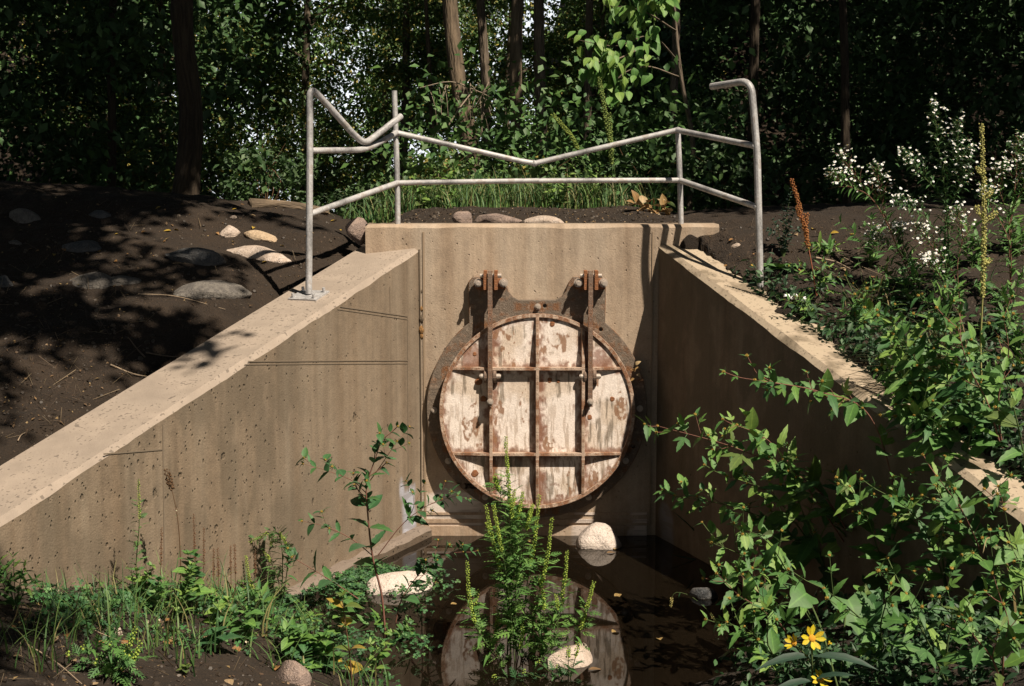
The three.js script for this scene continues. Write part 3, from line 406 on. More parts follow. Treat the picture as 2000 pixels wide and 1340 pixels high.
// finely cut foliage and bead-like flower spikes (ragweed and mugwort)
const CUT = (() => { const l = []; l.push(leafGeo(1, 0.1, { segs: 4, droop: 0.4, fold: 0.2 })); for (let k = 0; k < 4; k++) for (const s of [-1, 1]) { const t = 0.22 + 0.18 * k, g = leafGeo(0.42 * (1 - 0.18 * k), 0.1, { segs: 2, droop: 0.3, fold: 0.2 }); g.rotateY(-s * 0.75); g.translate(t, -0.4 * 0.6 * t * t, 0); l.push(g); } return merge(l); })();
const BEAD = new THREE.OctahedronGeometry(1, 0);
function spikePlant(o) {
  const r = rngOf(o.seed), base = o.stems[0].pts[0], root = thing(o.name, o.label, 'plant', base, o.group), stems = [], fol = [[], []];
  for (const st of o.stems) {
    const pts = st.pts.map(p => p.clone().sub(base)), curve = new THREE.CatmullRomCurve3(pts, false, 'centripetal'), len = curve.getLength(); stems.push(tube(pts, t => (st.r ?? 0.004) * (1 - 0.6 * t), 5, 14));
    const sp = st.spike ?? 0.4, beads = [];
    const n = Math.round(len * (1 - sp * 0.6) / (o.gap ?? 0.03));
    for (let k = 0; k < n; k++) { const t = lerp(st.from ?? 0.1, 1 - sp * 0.55, k / n), tan = curve.getTangent(t), d = perp(tan, k * 2.4 + r()).addScaledVector(tan, 0.35 + 0.5 * r()).normalize(), s = (o.leaf ?? 0.08) * (0.6 + 0.7 * r()) * lerp(1.1, 0.5, t); const g = (r() < (o.cut ?? 0.7) ? CUT : NARROW[k % 3]).clone(); g.applyMatrix4(basis(curve.getPoint(t), d, UP.clone().add(V(r() - 0.5, 0, r() - 0.5)), s)); fol[k % 2].push(noIndex(g)); }
    const nb = Math.round(len * sp / 0.0045), br = o.bead ?? 0.0065;
    for (let k = 0; k < nb; k++) { const t = lerp(1 - sp, 1, k / nb), tan = curve.getTangent(t), d = perp(tan, k * 2.4), g = BEAD.clone(); const s = br * (0.6 + 0.8 * r()) * (1 - 0.35 * (k / nb)); g.scale(s, s * 1.2, s); const q = curve.getPoint(t).addScaledVector(d, br * (1.1 + 0.8 * r())); g.translate(q.x, q.y, q.z); beads.push(g); }
    if (beads.length) part('flower_spike', merge(beads), o.spikeMat ?? SPIKE, root);
  }
  part('stem', merge(stems), o.stemMat ?? stemGreen, root);
  fol.forEach((f, k) => { if (f.length) { const m = part('foliage', merge(f), (o.mats ?? DEEP)[k % (o.mats ?? DEEP).length], root); m.userData.kind = 'stuff'; } });
  return root;
}
const SPIKE = std({ color: lin(0.28, 0.38, 0.055), roughness: 0.8 }), SPIKE_BROWN = std({ color: lin(0.1, 0.055, 0.025) });
function blades(o) { // a tuft of grass
  const r = rngOf(o.seed), root = thing(o.name ?? 'grass_tuft', o.label, 'grass', o.at, o.group), sets = o.mats.map(() => []);
  for (let k = 0; k < o.n; k++) { const a = r() * 6.283, lean = (o.lean ?? 0.6) * (0.3 + r()), L = o.L * (0.5 + 0.7 * r()), b = V((r() - 0.5) * o.spread, 0, (r() - 0.5) * o.spread), d = V(Math.cos(a), 0, Math.sin(a)).add(o.wind ?? V(0, 0, 0));
    const w = (o.w ?? 0.006) * (0.7 + 0.6 * r()), side = V(-d.z, 0, d.x).normalize(), pos = [], idx = [], uv = [], n = 5; for (let i = 0; i <= n; i++) { const t = i / n, q = b.clone().addScaledVector(d, L * lean * t * t).addScaledVector(UP, L * t * (1 - 0.45 * lean * t)), ww = w * (1 - t) ** 0.7; pos.push(...q.clone().addScaledVector(side, ww).toArray(), ...q.clone().addScaledVector(side, -ww).toArray()); uv.push(t, 0.2, t, 0.8); if (i < n) idx.push(2 * i, 2 * i + 1, 2 * i + 2, 2 * i + 1, 2 * i + 3, 2 * i + 2); }
    const g = new THREE.BufferGeometry(); g.setAttribute('position', new THREE.Float32BufferAttribute(pos, 3)); g.setAttribute('uv', new THREE.Float32BufferAttribute(uv, 2)); g.setIndex(idx); g.computeVertexNormals(); sets[Math.floor(r() * sets.length)].push(g); }
  sets.forEach((s, k) => { if (s.length) { const m = part('blades', merge(s), o.mats[k], root); m.userData.kind = 'stuff'; } }); return root;
}
// clouds of leaves as instances
const KITE = (() => { const g = new THREE.BufferGeometry(); g.setAttribute('position', new THREE.Float32BufferAttribute([0, 0, 0, 0.42, 0.07, 0.3, 1, -0.08, 0, 0.42, 0.07, -0.3], 3)); g.setAttribute('uv', new THREE.Float32BufferAttribute([0, 0.5, 0.4, 1, 1, 0.5, 0.4, 0], 2)); g.setIndex([0, 1, 2, 0, 2, 3]); g.computeVertexNormals(); return g; })();
const cloudMat = std({ color: lin(1, 1, 1), roughness: 0.6 });
const cloudThin = new THREE.MeshPhysicalMaterial({ color: lin(1, 1, 1), roughness: 0.6, transmission: 0.35, thickness: 0, side: THREE.DoubleSide });
function leafCloud(name, parent, n, sample, cols, r, mat = cloudMat, geo = KITE) { // sample() -> [position, size]; positions relative to parent
  const m = new THREE.InstancedMesh(geo, mat, n), c = new THREE.Color(), d = V(), u = V(); m.name = name; m.castShadow = m.receiveShadow = true; m.userData.kind = 'stuff';
  for (let i = 0; i < n; i++) { const [p, s, flat] = sample(i); d.set(r() - 0.5, (r() - 0.65) * 0.9, r() - 0.5).normalize(); u.set((r() - 0.5) * 1.4, flat ?? 0.8, (r() - 0.5) * 1.4).normalize(); m.setMatrixAt(i, basis(p, d, u, s)); const q = cols[Math.floor(r() * cols.length)], k = 0.75 + 0.5 * r(); m.setColorAt(i, c.setRGB(q[0] * k, q[1] * k, q[2] * k)); }
  parent.add(m); return m; }
function clumps(r, blobs, perBlob, rad, size) { // leaves gather in clumps through ellipsoid blobs [x,y,z,rx,ry,rz]
  const cs = []; for (const b of blobs) { for (let k = 0; k < perBlob; k++) { const a = r() * 6.283, h = r() * 2 - 1, q = Math.cbrt(0.12 + 0.88 * r()), s = Math.sqrt(1 - h * h); cs.push(V(b[0] + b[3] * q * s * Math.cos(a), b[1] + b[4] * q * h, b[2] + b[5] * q * s * Math.sin(a))); } }
  const g = () => (r() + r() + r() - 1.5) * 0.9; return [cs, () => { const c = cs[Math.floor(r() * cs.length)]; return [V(c.x + g() * rad, c.y + g() * rad * 0.75, c.z + g() * rad), size * (0.6 + 0.8 * r())]; }]; }

// ------------------------------------------------------------------ trees
const barkTex = texRGB(256, 512, (u, v) => { const f = fbm(u * 14 + 2 * fbm(u * 4, v * 6, 2), v * 5, 4), n = vn(u * 90, v * 60); const k = 0.55 + 0.9 * (f - 0.35) + 0.25 * (n - 0.5); return [0.21 * k, 0.165 * k, 0.12 * k]; });
const barkH = (() => { const w = 256, h = 512, a = new Float32Array(w * h); for (let j = 0; j < h; j++) for (let i = 0; i < w; i++) { const u = i / w, v = j / h; a[j * w + i] = fbm(u * 14 + 2 * fbm(u * 4, v * 6, 2), v * 5, 4); } return texGray(w, h, a); })();
for (const t of [barkTex, barkH]) { t.wrapS = t.wrapT = THREE.MirroredRepeatWrapping; t.repeat.set(1.6, 0.8); }
const bark = std({ map: barkTex, bumpMap: barkH, bumpScale: 0.04, roughness: 1 });
const barkShade = std({ map: barkTex, bumpMap: barkH, bumpScale: 0.03, roughness: 1, color: lin(0.32, 0.3, 0.27) });  // same bark darkened: the shade on back trunks is in the colour
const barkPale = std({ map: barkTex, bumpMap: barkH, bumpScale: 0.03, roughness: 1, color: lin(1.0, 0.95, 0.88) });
const LEAFCOL = { deep: [[0.042, 0.1, 0.03], [0.035, 0.085, 0.026], [0.055, 0.12, 0.033]], dark: [[0.042, 0.1, 0.03], [0.035, 0.085, 0.026], [0.055, 0.12, 0.033]], mid: [[0.05, 0.115, 0.028], [0.065, 0.135, 0.03], [0.04, 0.1, 0.028]], willow: [[0.11, 0.22, 0.05], [0.15, 0.255, 0.058], [0.095, 0.195, 0.045], [0.125, 0.22, 0.07], [0.06, 0.13, 0.04], [0.32, 0.27, 0.05]] };
function tree(o) { // o.at [x, z]; o.blobs in world metres
  const r = rngOf(o.seed), gy = ground(o.at[0], o.at[1]) - 0.25, root = thing(o.name, o.label, 'tree', [o.at[0], gy, o.at[1]], o.group), h = o.h, R = o.r, lean = o.lean ?? [0, 0];
  const pts = []; for (let k = 0; k <= 7; k++) { const t = k / 7; pts.push(V(lean[0] * t + (k ? (r() - 0.5) * R * 1.1 : 0), h * t, lean[1] * t + (k ? (r() - 0.5) * R * 1.1 : 0))); }
  const curve = new THREE.CatmullRomCurve3(pts, false, 'centripetal');
  const tg = tube(pts, t => R * (1 - 0.6 * t) * (1 + 0.7 * Math.exp(-t * h / 0.25)), o.sides ?? 14, 40); { const p = tg.attributes.position; for (let i = 0; i < p.count; i++) { const k = 1 + 0.22 * (vn3(p.getX(i) / R * 1.5, p.getY(i) * 2.2, p.getZ(i) / R * 1.5) - 0.5), c = curve.getPoint(clamp(p.getY(i) / h)); p.setX(i, c.x + (p.getX(i) - c.x) * k); p.setZ(i, c.z + (p.getZ(i) - c.z) * k); } tg.computeVertexNormals(); }
  part('trunk', tg, o.bark ?? bark, root);
  const rel = o.blobs.map(b => [b[0] - o.at[0], b[1] - gy, b[2] - o.at[1], b[3], b[4], b[5]]);
  for (const b of rel) { const y = clamp(b[1] - 0.45 * Math.hypot(b[0], b[2]), h * 0.25, h * 0.97), s = curve.getPoint(y / h), e = V(b[0], b[1], b[2]), m = s.clone().lerp(e, 0.5).add(V((r() - 0.5) * 0.4, 0.25 * s.distanceTo(e) * 0.4, (r() - 0.5) * 0.4)); part('limb', tube([s, m, e], t => R * (0.42 - 0.34 * t), 7, 10), o.bark ?? bark, root); }
  const [, samp] = clumps(r, rel, o.per ?? 40, o.rad ?? 0.4, o.size ?? 0.14);
  leafCloud('crown', root, o.n, samp, o.cols, r, o.mat ?? cloudMat); return root;
}
// two wide crowns whose trunks stand outside the picture and whose shade lies on the banks and the wood
function spreading(label, at, h, r, x0, x1, z0, z1, allow, nClump, nLeaf, seed, limbs) {
  const rr = rngOf(seed), gy = ground(at[0], at[1]) - 0.25, root = thing('spreading_tree', label, 'tree', [at[0], gy, at[1]]), cs = [];
  for (let k = 0; k < 40000 && cs.length < nClump; k++) { const x = lerp(x0, x1, rr()), z = lerp(z0, z1, rr()); if (rr() < allow(x, z)) cs.push(V(x - at[0], 8.5 + 1.9 * rr() - gy, z - at[1])); }
  const pts = [V(0, 0, 0), V(0.15, h * 0.4, 0.1), V(-0.1, h * 0.75, 0.1), V(0, h, 0)], c = new THREE.CatmullRomCurve3(pts); part('trunk', tube(pts, t => r * (1 - 0.5 * t), 14, 24), bark, root);
  for (let k = 0; k < limbs; k++) { const e = cs[Math.floor(k / limbs * cs.length)], s = c.getPoint(0.6 + 0.35 * rr()), m = s.clone().lerp(e, 0.5).add(V(0, 0.5, 0)); part('limb', tube([s, m, e], t => r * (0.3 - 0.25 * t), 7, 12), bark, root); }
  const g = () => (rr() + rr() + rr() - 1.5) * 0.95; leafCloud('crown', root, nLeaf, () => { const q = cs[Math.floor(rr() * cs.length)]; return [V(q.x + g() * 0.42, q.y + g() * 0.35, q.z + g() * 0.42), 0.17 * (0.6 + 0.8 * rr())]; }, LEAFCOL.dark, rr); return root; }
spreading('wide tree outside the picture whose crown shades the left bank', [-7.6, 1.5], 9.5, 0.34, -9, 2.4, -7, 12, (x, z) => z > 9.7 ? (x < 2.2 ? 0.12 : 0) : z > 4.1 ? (Math.hypot(x - 1.15, z - 4.6) < 0.55 ? 0.2 : x < 1.72 - 0.27 * (z - 4.1) - 0.12 * Math.max(0, z - 6.5) ? 1 : 0) : z > 1.2 ? (x < 0.2 ? 1 : x < 1.3 ? 0.06 : 0) : (x < -0.6 ? 1 : 0), 720, 88000, 21, 16);
spreading('wide tree outside the picture whose crown shades the right bank', [9.6, -3.2], 9.8, 0.36, 1.6, 15, -14, 3, (x, z) => z > -4 ? (x > 4.5 && z < 1.4 + 0.35 * (x - 4.5) * (x < 7 ? 1 : 0.4) ? 1 : x > 8 ? 1 : 0) : (x > 4 ? 1 : 0.45), 900, 110000, 22, 18);
// trunks that stand in view behind the railing; their crowns close above the frame
const trunkAt = (u, z) => P(u, 340, z).x;
const TRUNKS = [
  [938, -7, 0.125, -0.55, 'grey furrowed tree trunk in dappled sun leaning slightly left above the railing'], [1004, -8.2, 0.105, 0.02, 'straight grey tree trunk lit by the sun behind the railing centre'], [951, -9.6, 0.085, -0.1, 'thin dark trunk half hidden behind the sunlit leaning trunk'],
  [1048, -9, 0.1, 0.1, 'dark shaded trunk just right of the straight sunlit trunk'], [352, -5.4, 0.15, 0.35, 'dark tree trunk at the back of the shaded left bank'], [852, -13, 0.05, -0.15, 'slim pale trunk among the bright foliage'], [1302, -9, 0.07, 0.2, 'slim trunk in the dark wood left of the right railing post'],
  [1468, -10, 0.09, 0.0, 'faint trunk in the dark wood above the right railing stub'], [205, -9, 0.07, 0.35, 'dim trunk in the dark wood between the left edge and the bank'], [1660, -9, 0.07, -0.3, 'black trunk in the deep shade above the white asters'], [1140, -11, 0.08, 0.15, 'thin trunk behind the leafy sunlit bough']];
TRUNKS.forEach(([u, z, r, lean, label], i) => { const x = trunkAt(u, z), hi = 8.6 + (i % 3) * 0.5; tree({ name: 'tree', label, at: [x, z], h: hi, r, lean: [lean * 1.6, 0.1], bark: i === 5 || i === 1 || i === 0 ? barkPale : i === 2 || i === 3 || i === 6 || i === 10 ? bark : barkShade, blobs: [[x + lean * 1.6, hi + 0.6, z - 0.4, 1.5, 1, 1.3], [x + lean - 1.2, hi - 0.4, z - 0.6, 1.1, 0.6, 1], [x + lean + 1.1, hi + 0.1, z - 0.9, 1.1, 0.7, 1]], n: i < 4 || i === 5 ? 3500 : 6500, size: 0.15, per: 26, cols: i < 4 ? LEAFCOL.mid : LEAFCOL.dark, seed: 40 + i }); });
// waterside trees with foliage to the ground, in the sun beyond the berm
const WATERSIDE = [[-6.6, -14.5, 'tall loose waterside tree in sun, leftmost of the bright foliage'], [-4.3, -16.5, 'bright green waterside tree behind the bent left rail'], [-2.3, -15, 'sunlit waterside tree above the broken post'], [-0.4, -19, 'fine-leaved waterside tree left of the leaning trunk'], [-8.8, -18, 'shadowy waterside tree at the left of the bright foliage'], [-3.2, -21, 'pale waterside tree farthest back with sky showing through'], [1.6, -20, 'dull green waterside tree behind the two sunlit trunks']];
WATERSIDE.forEach(([x, z, label], i) => { const b = []; const r = rngOf(90 + i); for (let k = 0; k < 9; k++) b.push([x + (r() - 0.5) * 2.6, 1.6 + k * 0.95, z + (r() - 0.5) * 2, 1.15, 0.75, 0.9]); tree({ name: 'waterside_tree', label, at: [x, z], h: 9, r: 0.1, lean: [0.3, 0], blobs: b, n: 33000, size: 0.082, per: 30, rad: 0.32, cols: LEAFCOL.willow, mat: cloudThin, seed: 100 + i }); });
// the wood behind on the right and far left: a mass no one could count
{ const r = rngOf(7), root = V(); const far = (name, n, x0, x1, z0, z1, y1, size, seed, cols) => { const rr = rngOf(seed), cs = []; for (let k = 0; k < 900; k++) cs.push(V(lerp(x0, x1, rr()), 0, lerp(z0, z1, rr()))); for (const c of cs) c.y = ground(c.x, c.z) + rr() * y1; const g = () => (rr() + rr() + rr() - 1.5); const m = leafCloud(name, scene, n, () => { const c = cs[Math.floor(rr() * cs.length)]; return [V(c.x + g() * 0.7, c.y + g() * 0.5, c.z + g() * 0.7), size * (0.6 + 0.8 * rr())]; }, cols, rr); return m; };
  let m = far('woodland', 170000, 2.2, 19, -27, -10.5, 10, 0.165, 8, LEAFCOL.deep); tag(m, 'dark wood massed behind the right bank', 'woodland');
  m = far('woodland', 110000, -18, -4.6, -20, -7.5, 9.5, 0.165, 9, LEAFCOL.deep); m.name = 'woodland_001'; tag(m, 'dark wood massed behind the left bank', 'woodland');
  m = far('woodland', 26000, -16, 18, 15, 24, 11, 0.36, 12, LEAFCOL.deep); m.name = 'woodland_002'; tag(m, 'unseen wood behind the viewer, added to block low sky light', 'woodland');  // added out of view to shut off low sky light
  m = far('woodland', 14000, 9, 17, -9, 11, 10, 0.36, 14, LEAFCOL.deep); m.name = 'woodland_004'; tag(m, 'unseen wood flanking the right bank, added to cut sky light', 'woodland');  // unseen, added to cut sky light reaching the right wood
  m = far('woodland', 14000, -18, -9.5, -8, 12, 11, 0.36, 15, LEAFCOL.deep); m.name = 'woodland_005'; tag(m, 'unseen wood flanking the left bank, added to cut sky light', 'woodland');  // unseen, added to keep low sky light off the right wing wall
  m = far('woodland', 70000, -13, 5, -31, -24, 11, 0.17, 13, LEAFCOL.willow); m.name = 'woodland_003'; tag(m, 'far sunlit leaves beyond the waterside trees', 'woodland');
  m = far('undergrowth', 6500, -1.6, 2.4, -9, -4.2, 1.5, 0.11, 10, LEAFCOL.mid); tag(m, 'low undergrowth at the foot of the trees behind the railing', 'undergrowth');
}
// shrubs along the berm
const SHRUBS = [[860, -4.6, 0.5, 0.75, 'small leafy shrub in sun behind the left end of the lower rail'], [1250, -5, 0.7, 0.9, 'dim shrub behind the right half of the railing'], [1420, -4.6, 0.7, 0.8, 'dark shrub behind the right railing post'], [520, -4.8, 0.7, 0.7, 'low green shrub behind the bank crest left of the post'], [690, -6.5, 0.6, 0.6, 'low shrub against the bright water gap'], [1050, -5.4, 0.6, 0.7, 'leafy shrub behind the dip of the middle rail']];
SHRUBS.forEach(([u, z, w, h, label], i) => { const x = P(u, 360, z).x, gy = ground(x, z), r = rngOf(300 + i), root = thing('shrub', label, 'shrub', [x, gy, z]); const st = []; for (let k = 0; k < 7; k++) st.push(tube([V(0, -0.05, 0), V((r() - 0.5) * w * 0.6, h * 0.5, (r() - 0.5) * w * 0.5), V((r() - 0.5) * w * 1.5, h * (0.7 + 0.4 * r()), (r() - 0.5) * w)], t => 0.009 * (1 - 0.7 * t), 5, 6)); part('stem', merge(st), stemBrown, root); const [, s] = clumps(r, [[0, h * 0.55, 0, w * 0.8, h * 0.5, w * 0.6]], 40, 0.12, 0.085); leafCloud('foliage', root, 1300, s, i === 0 || i === 5 ? LEAFCOL.willow : LEAFCOL.mid, r, cloudThin); });
// a leafy bough reaching into the sun, upper middle right
{ const z = -3.6, r = rngOf(61), root = thing('young_tree', 'young tree with a sunlit bough of broad green leaves right of the trunks', 'tree', P(1345, 330, z - 1.2)); const o = root.position; root.position.y = ground(o.x, o.z) - 0.1; const rel = (u, v, dz = 0) => P(u, v, z + dz).sub(root.position);
  part('trunk', tube([V(0, 0, 0), V(0.03, 0.9, 0.1), rel(1330, 150, -1.1), rel(1310, -60, -1)], t => 0.035 * (1 - 0.5 * t), 8, 20), bark, root);
  const br = [[[1325, 120, -1], [1270, 70, -0.4], [1200, 90, 0], [1115, 75, 0.1]], [[1325, 150, -1], [1260, 130, -0.4], [1210, 150, 0], [1190, 185, 0.1]], [[1320, 60, -1], [1250, 20, -0.3], [1180, 10, 0]], [[1240, 100, -0.2], [1190, 120, 0.1], [1150, 120, 0.1]], [[1320, 30, -1], [1300, -10, -0.3], [1250, -20, 0.2]]];
  for (const b of br) { const pts = b.map(q => rel(...q)), c = new THREE.CatmullRomCurve3(pts); part('bough', tube(pts, t => 0.012 * (1 - 0.75 * t), 6, 14), bark, root); for (let k = 0; k < 40; k++) { const t = 0.3 + 0.65 * r(), p = c.getPoint(t).add(V((r() - 0.5) * 0.26, (r() - 0.5) * 0.24, (r() - 0.5) * 0.25)); putLeaf('leaf', root, OVATE[k % 3], GREEN[[2, 4, 0][k % 3]], p, V(r() - 0.6, -0.25 - 0.4 * r(), r() - 0.4), V((r() - 0.5) * 0.6, 1, 0.6 * r() + 0.2), 0.11 + 0.07 * r()); } }
}
// bare dead branches tangled in front of the leaning trunk
{ const z = -5.6, r = rngOf(62), root = thing('dead_branch', 'bare grey dead branch with drooping twigs left of the leaning trunk', 'branch', P(930, 215, z)); const rel = (u, v, dz) => P(u, v, z + dz).sub(root.position), l = [tube([rel(975, 200, -0.8), rel(925, 175, 0), rel(880, 160, 0.1), rel(820, 172, 0.1)], 0.008, 5, 12), tube([rel(922, 180, 0), rel(895, 215, 0.1), rel(873, 250, 0.1)], 0.011, 5, 8)];
  for (let k = 0; k < 26; k++) { const u = 835 + r() * 130, v = 155 + r() * 60, du = (r() - 0.6) * 60, dv = 25 + r() * 55; l.push(tube([rel(u, v, 0), rel(u + du * 0.5, v + dv * 0.3, 0.1 * r()), rel(u + du, v + dv, 0.2 * (r() - 0.5))], 0.0035, 4, 6)); } part('branch', merge(l), std({ color: lin(0.3, 0.24, 0.18) }), root); }

// ------------------------------------------------------------------ stones
const stoneTex = (seed, a, b, spk) => { const S = seed * 5.1, t = texRGB(256, 256, (u, v) => { const n = fbm(u * 9 + S, v * 9, 5), f = vn(u * 110, v * 110 + S), g = vn(u * 50 + 3, v * 50 + S); let c = mix3(a, b, sstep(0.35, 0.65, n)); if (f > 0.78) c = mix3(c, spk, 0.6); if (g > 0.85) c = c.map(q => q * 0.55); return c; }); t.wrapS = t.wrapT = THREE.MirroredRepeatWrapping; return t; };
const stoneBump = (() => { const n = 256, a = new Float32Array(n * n); for (let j = 0; j < n; j++) for (let i = 0; i < n; i++) a[j * n + i] = 0.6 * fbm(i / 14, j / 14, 4) + 0.4 * vn(i / 2.5, j / 2.5); const t = texGray(n, n, a); t.wrapS = t.wrapT = THREE.MirroredRepeatWrapping; return t; })();
const stoneMat = (s, a, b, c) => std({ map: stoneTex(s, a, b, c), bumpMap: stoneBump, bumpScale: 0.012, roughness: 0.92, side: THREE.FrontSide });
const ST = { grey: stoneMat(1, [0.11, 0.1, 0.09], [0.17, 0.155, 0.135], [0.26, 0.24, 0.22]), slate: stoneMat(2, [0.06, 0.064, 0.07], [0.11, 0.108, 0.105], [0.18, 0.18, 0.18]), pale: stoneMat(3, [0.46, 0.37, 0.3], [0.55, 0.46, 0.39], [0.6, 0.52, 0.46]), tan: stoneMat(4, [0.46, 0.34, 0.22], [0.55, 0.42, 0.28], [0.6, 0.5, 0.4]), pink: stoneMat(5, [0.22, 0.165, 0.14], [0.3, 0.225, 0.185], [0.4, 0.33, 0.29]), white: stoneMat(6, [0.58, 0.5, 0.44], [0.66, 0.58, 0.52], [0.5, 0.42, 0.36]) };
function rockGeo(w, h, d, seed, facet, lens = 0) { const r = rngOf(seed), g0 = new THREE.IcosahedronGeometry(1, 5), g = g0, p = g.attributes.position, planes = []; for (let k = 0; k < facet; k++) planes.push([V(r() - 0.5, (r() - 0.3) * 1.1, r() - 0.5).normalize(), 0.68 + 0.22 * r()]);
  const v = V(), o = seed * 3.3; for (let i = 0; i < p.count; i++) { v.fromBufferAttribute(p, i); let k = 0.82 + 0.36 * vn3(v.x * 1.3 + o, v.y * 1.3, v.z * 1.3 + o) + 0.1 * (vn3(v.x * 4 + o, v.y * 4, v.z * 4) - 0.5) + 0.035 * (vn3(v.x * 11 + o, v.y * 11, v.z * 11) - 0.5); const q = v.clone().multiplyScalar(k); for (const [n, c] of planes) { const e = q.dot(n) - c; if (e > 0) q.addScaledVector(n, -e * 0.85); } p.setXYZ(i, q.x * w / 2 * 1.06, q.y * h * (1 - lens * Math.min(1, q.x * q.x)), q.z * d / 2); }
  const gg = uvPlanar(g, 3); const gi = toCreasedNormals(gg, 0.7); return gi; }
function rock(label, u, v, wpx, hpx, mat, seed, o = {}) { // (u, v): bottom centre in the photograph
  const b = o.at ?? G(u, v), D = CAM.distanceTo(b), w = wpx * D / F, h = hpx * D / F, m = solo(o.name ?? 'rock', rockGeo(w, h * (o.tall ?? 0.8), w * (o.deep ?? 0.7), seed, o.facet ?? 8, o.lens ?? (o.at ? 0 : 0.45)), mat, label, o.cat ?? 'rock', o.group); m.position.set(b.x, b.y + (o.lift ?? -0.08) * h, b.z - w * 0.25 * (o.deep ?? 0.7)); m.rotation.set(o.rx ?? 0, o.ry ?? (seed % 7) * 0.2 - 0.6, o.rz ?? 0); return m; }
rock('flat grey rock in deep shade at the far left of the bank', 48, 428, 78, 34, ST.grey, 1, { rz: -0.35 });
rock('low dark rock half buried in shade, left of the angular rock', 155, 486, 95, 28, ST.slate, 2);
rock('long two-humped grey rock in the shade left of the big dome-shaped rock', 182, 552, 110, 28, ST.grey, 3, { facet: 3 });
rock('small low grey rock touching the right end of the two-humped rock', 240, 546, 80, 20, ST.grey, 33, { facet: 3 });
rock('broad dome-shaped speckled grey rock nearest the bent left railing post', 408, 572, 150, 36, ST.grey, 4, { facet: 4 });
rock('dark angular slate rock with a sharp ridge in the middle of the bank', 385, 508, 118, 42, ST.slate, 5, { facet: 9, rz: -0.3, deep: 0.6 });
rock('small pale round rock in sun beside the tan rock', 450, 456, 42, 24, ST.pale, 6);
rock('pointed tan rock lit by the sun on the bank crest', 512, 466, 88, 24, ST.tan, 7, { rz: -0.18, facet: 4 });
rock('long flat pale slab below the tan rock', 505, 498, 136, 24, ST.pale, 8, { rz: -0.16, facet: 4, deep: 0.45 });
rock('small dim rock near the top of the dark bank', 190, 418, 52, 16, ST.slate, 9);
rock('dark rock cut by the left edge of the photo', 2, 556, 36, 32, ST.slate, 10);
rock('little grey stone in shade below the far left rock', 25, 472, 28, 11, ST.grey, 11);
rock('pinkish angular rock leaning at the left end of the headwall', 697, 450, 46, 36, ST.pink, 12, { facet: 9, at: P(697, 448, -0.25), rz: 0.3 });
rock('pointed pinkish rock at the left end of the row on the headwall crest', 903, 428, 40, 26, ST.pink, 13, { facet: 9, at: P(903, 428, -0.75) });
rock('long low pinkish rock in the middle of the row on the headwall crest', 968, 430, 112, 22, ST.pink, 14, { at: P(968, 430, -0.8), facet: 5, deep: 0.4 });
rock('flat cream rock at the right end of the row on the headwall crest', 1060, 432, 84, 16, ST.pale, 15, { at: P(1060, 433, -0.7), facet: 4, deep: 0.5 });
rock('small pale stone on the soil right of the headwall', 1438, 479, 20, 10, ST.pale, 16);
rock('little cream stone on the soil behind the left post', 455, 424, 16, 9, ST.pale, 17);
rock('smooth round pinkish white boulder standing in the pool below the gate', 1168, 1074, 84, 50, ST.white, 29, { at: P(1168, 1072, 0.38).setY(-0.02), facet: 0, deep: 0.9, lift: 0.1, tall: 0.8, lens: 0.28 });
rock('flat-topped white rock at the pool edge behind the leafy weed', 776, 1168, 148, 52, ST.white, 19, { at: V(-0.99, 0.0, 1.6), facet: 9, deep: 0.6, tall: 0.8 });
rock('pale lumpy rock in the pool among the yellow-green spikes', 1116, 1300, 118, 60, ST.pale, 20, { at: V(0.17, -0.02, 3.12), facet: 7, deep: 0.7, tall: 0.85 });
rock('brown-pink rock at the bottom edge of the photo left of the pool', 568, 1330, 80, 62, ST.pink, 21, { facet: 7 });
rock('dim rock in the dark water under the right thicket', 1400, 1158, 52, 28, ST.slate, 22, { at: V(1.15, 0, 1.75) });
rock('small flat cream stone lying among the clover', 226, 1238, 24, 18, ST.pale, 23);
rock('grey stone among weeds low on the right bank', 1985, 880, 40, 22, ST.grey, 25);
{ // the clod of soil and the crumpled white paper on the right wing wall
  rock('crumbly dark clod of soil on top of the right wing wall', 1535, 618, 52, 34, soilMat, 26, { name: 'soil_clod', cat: 'clod', facet: 2 });
  rock('rounded dark clod at the right end of the headwall', 1352, 482, 46, 30, soilMat, 27, { name: 'soil_clod', cat: 'clod', facet: 2, at: P(1352, 480, 0.03) });
  const b = G(1552, 604), r = rngOf(3), g = new THREE.PlaneGeometry(0.17, 0.12, 12, 9), p = g.attributes.position; for (let i = 0; i < p.count; i++) { const x = p.getX(i), y = p.getY(i), n = vn(x * 38 + 3, y * 38), m = vn(x * 85, y * 85 + 5); p.setXYZ(i, x * (0.8 + 0.3 * m), 0.03 + 0.07 * Math.abs(n - 0.5) + 0.03 * m, -y * (0.8 + 0.3 * n)); } const f = g.toNonIndexed(); f.computeVertexNormals(); const m = solo('paper_scrap', f, std({ color: lin(0.85, 0.85, 0.86) }), 'crumpled white paper scrap on the soil clod beside the right wing wall', 'paper'); m.position.copy(b); m.position.y += 0.03; m.rotation.y = 0.3; m.rotation.z = -0.3; }
{ // fallen log on the crest
  const a = G(488, 401), b = G(640, 420), m = a.clone().lerp(b, 0.55); m.y += 0.05; a.y += 0.02; b.y += 0.04; const o = a.clone(); solo('fallen_log', tube([a, m, b].map(q => q.clone().sub(o)), t => 0.055 - 0.02 * t, 10, 14), barkPale, 'pale fallen log along the crest of the left bank', 'log').position.copy(o); }
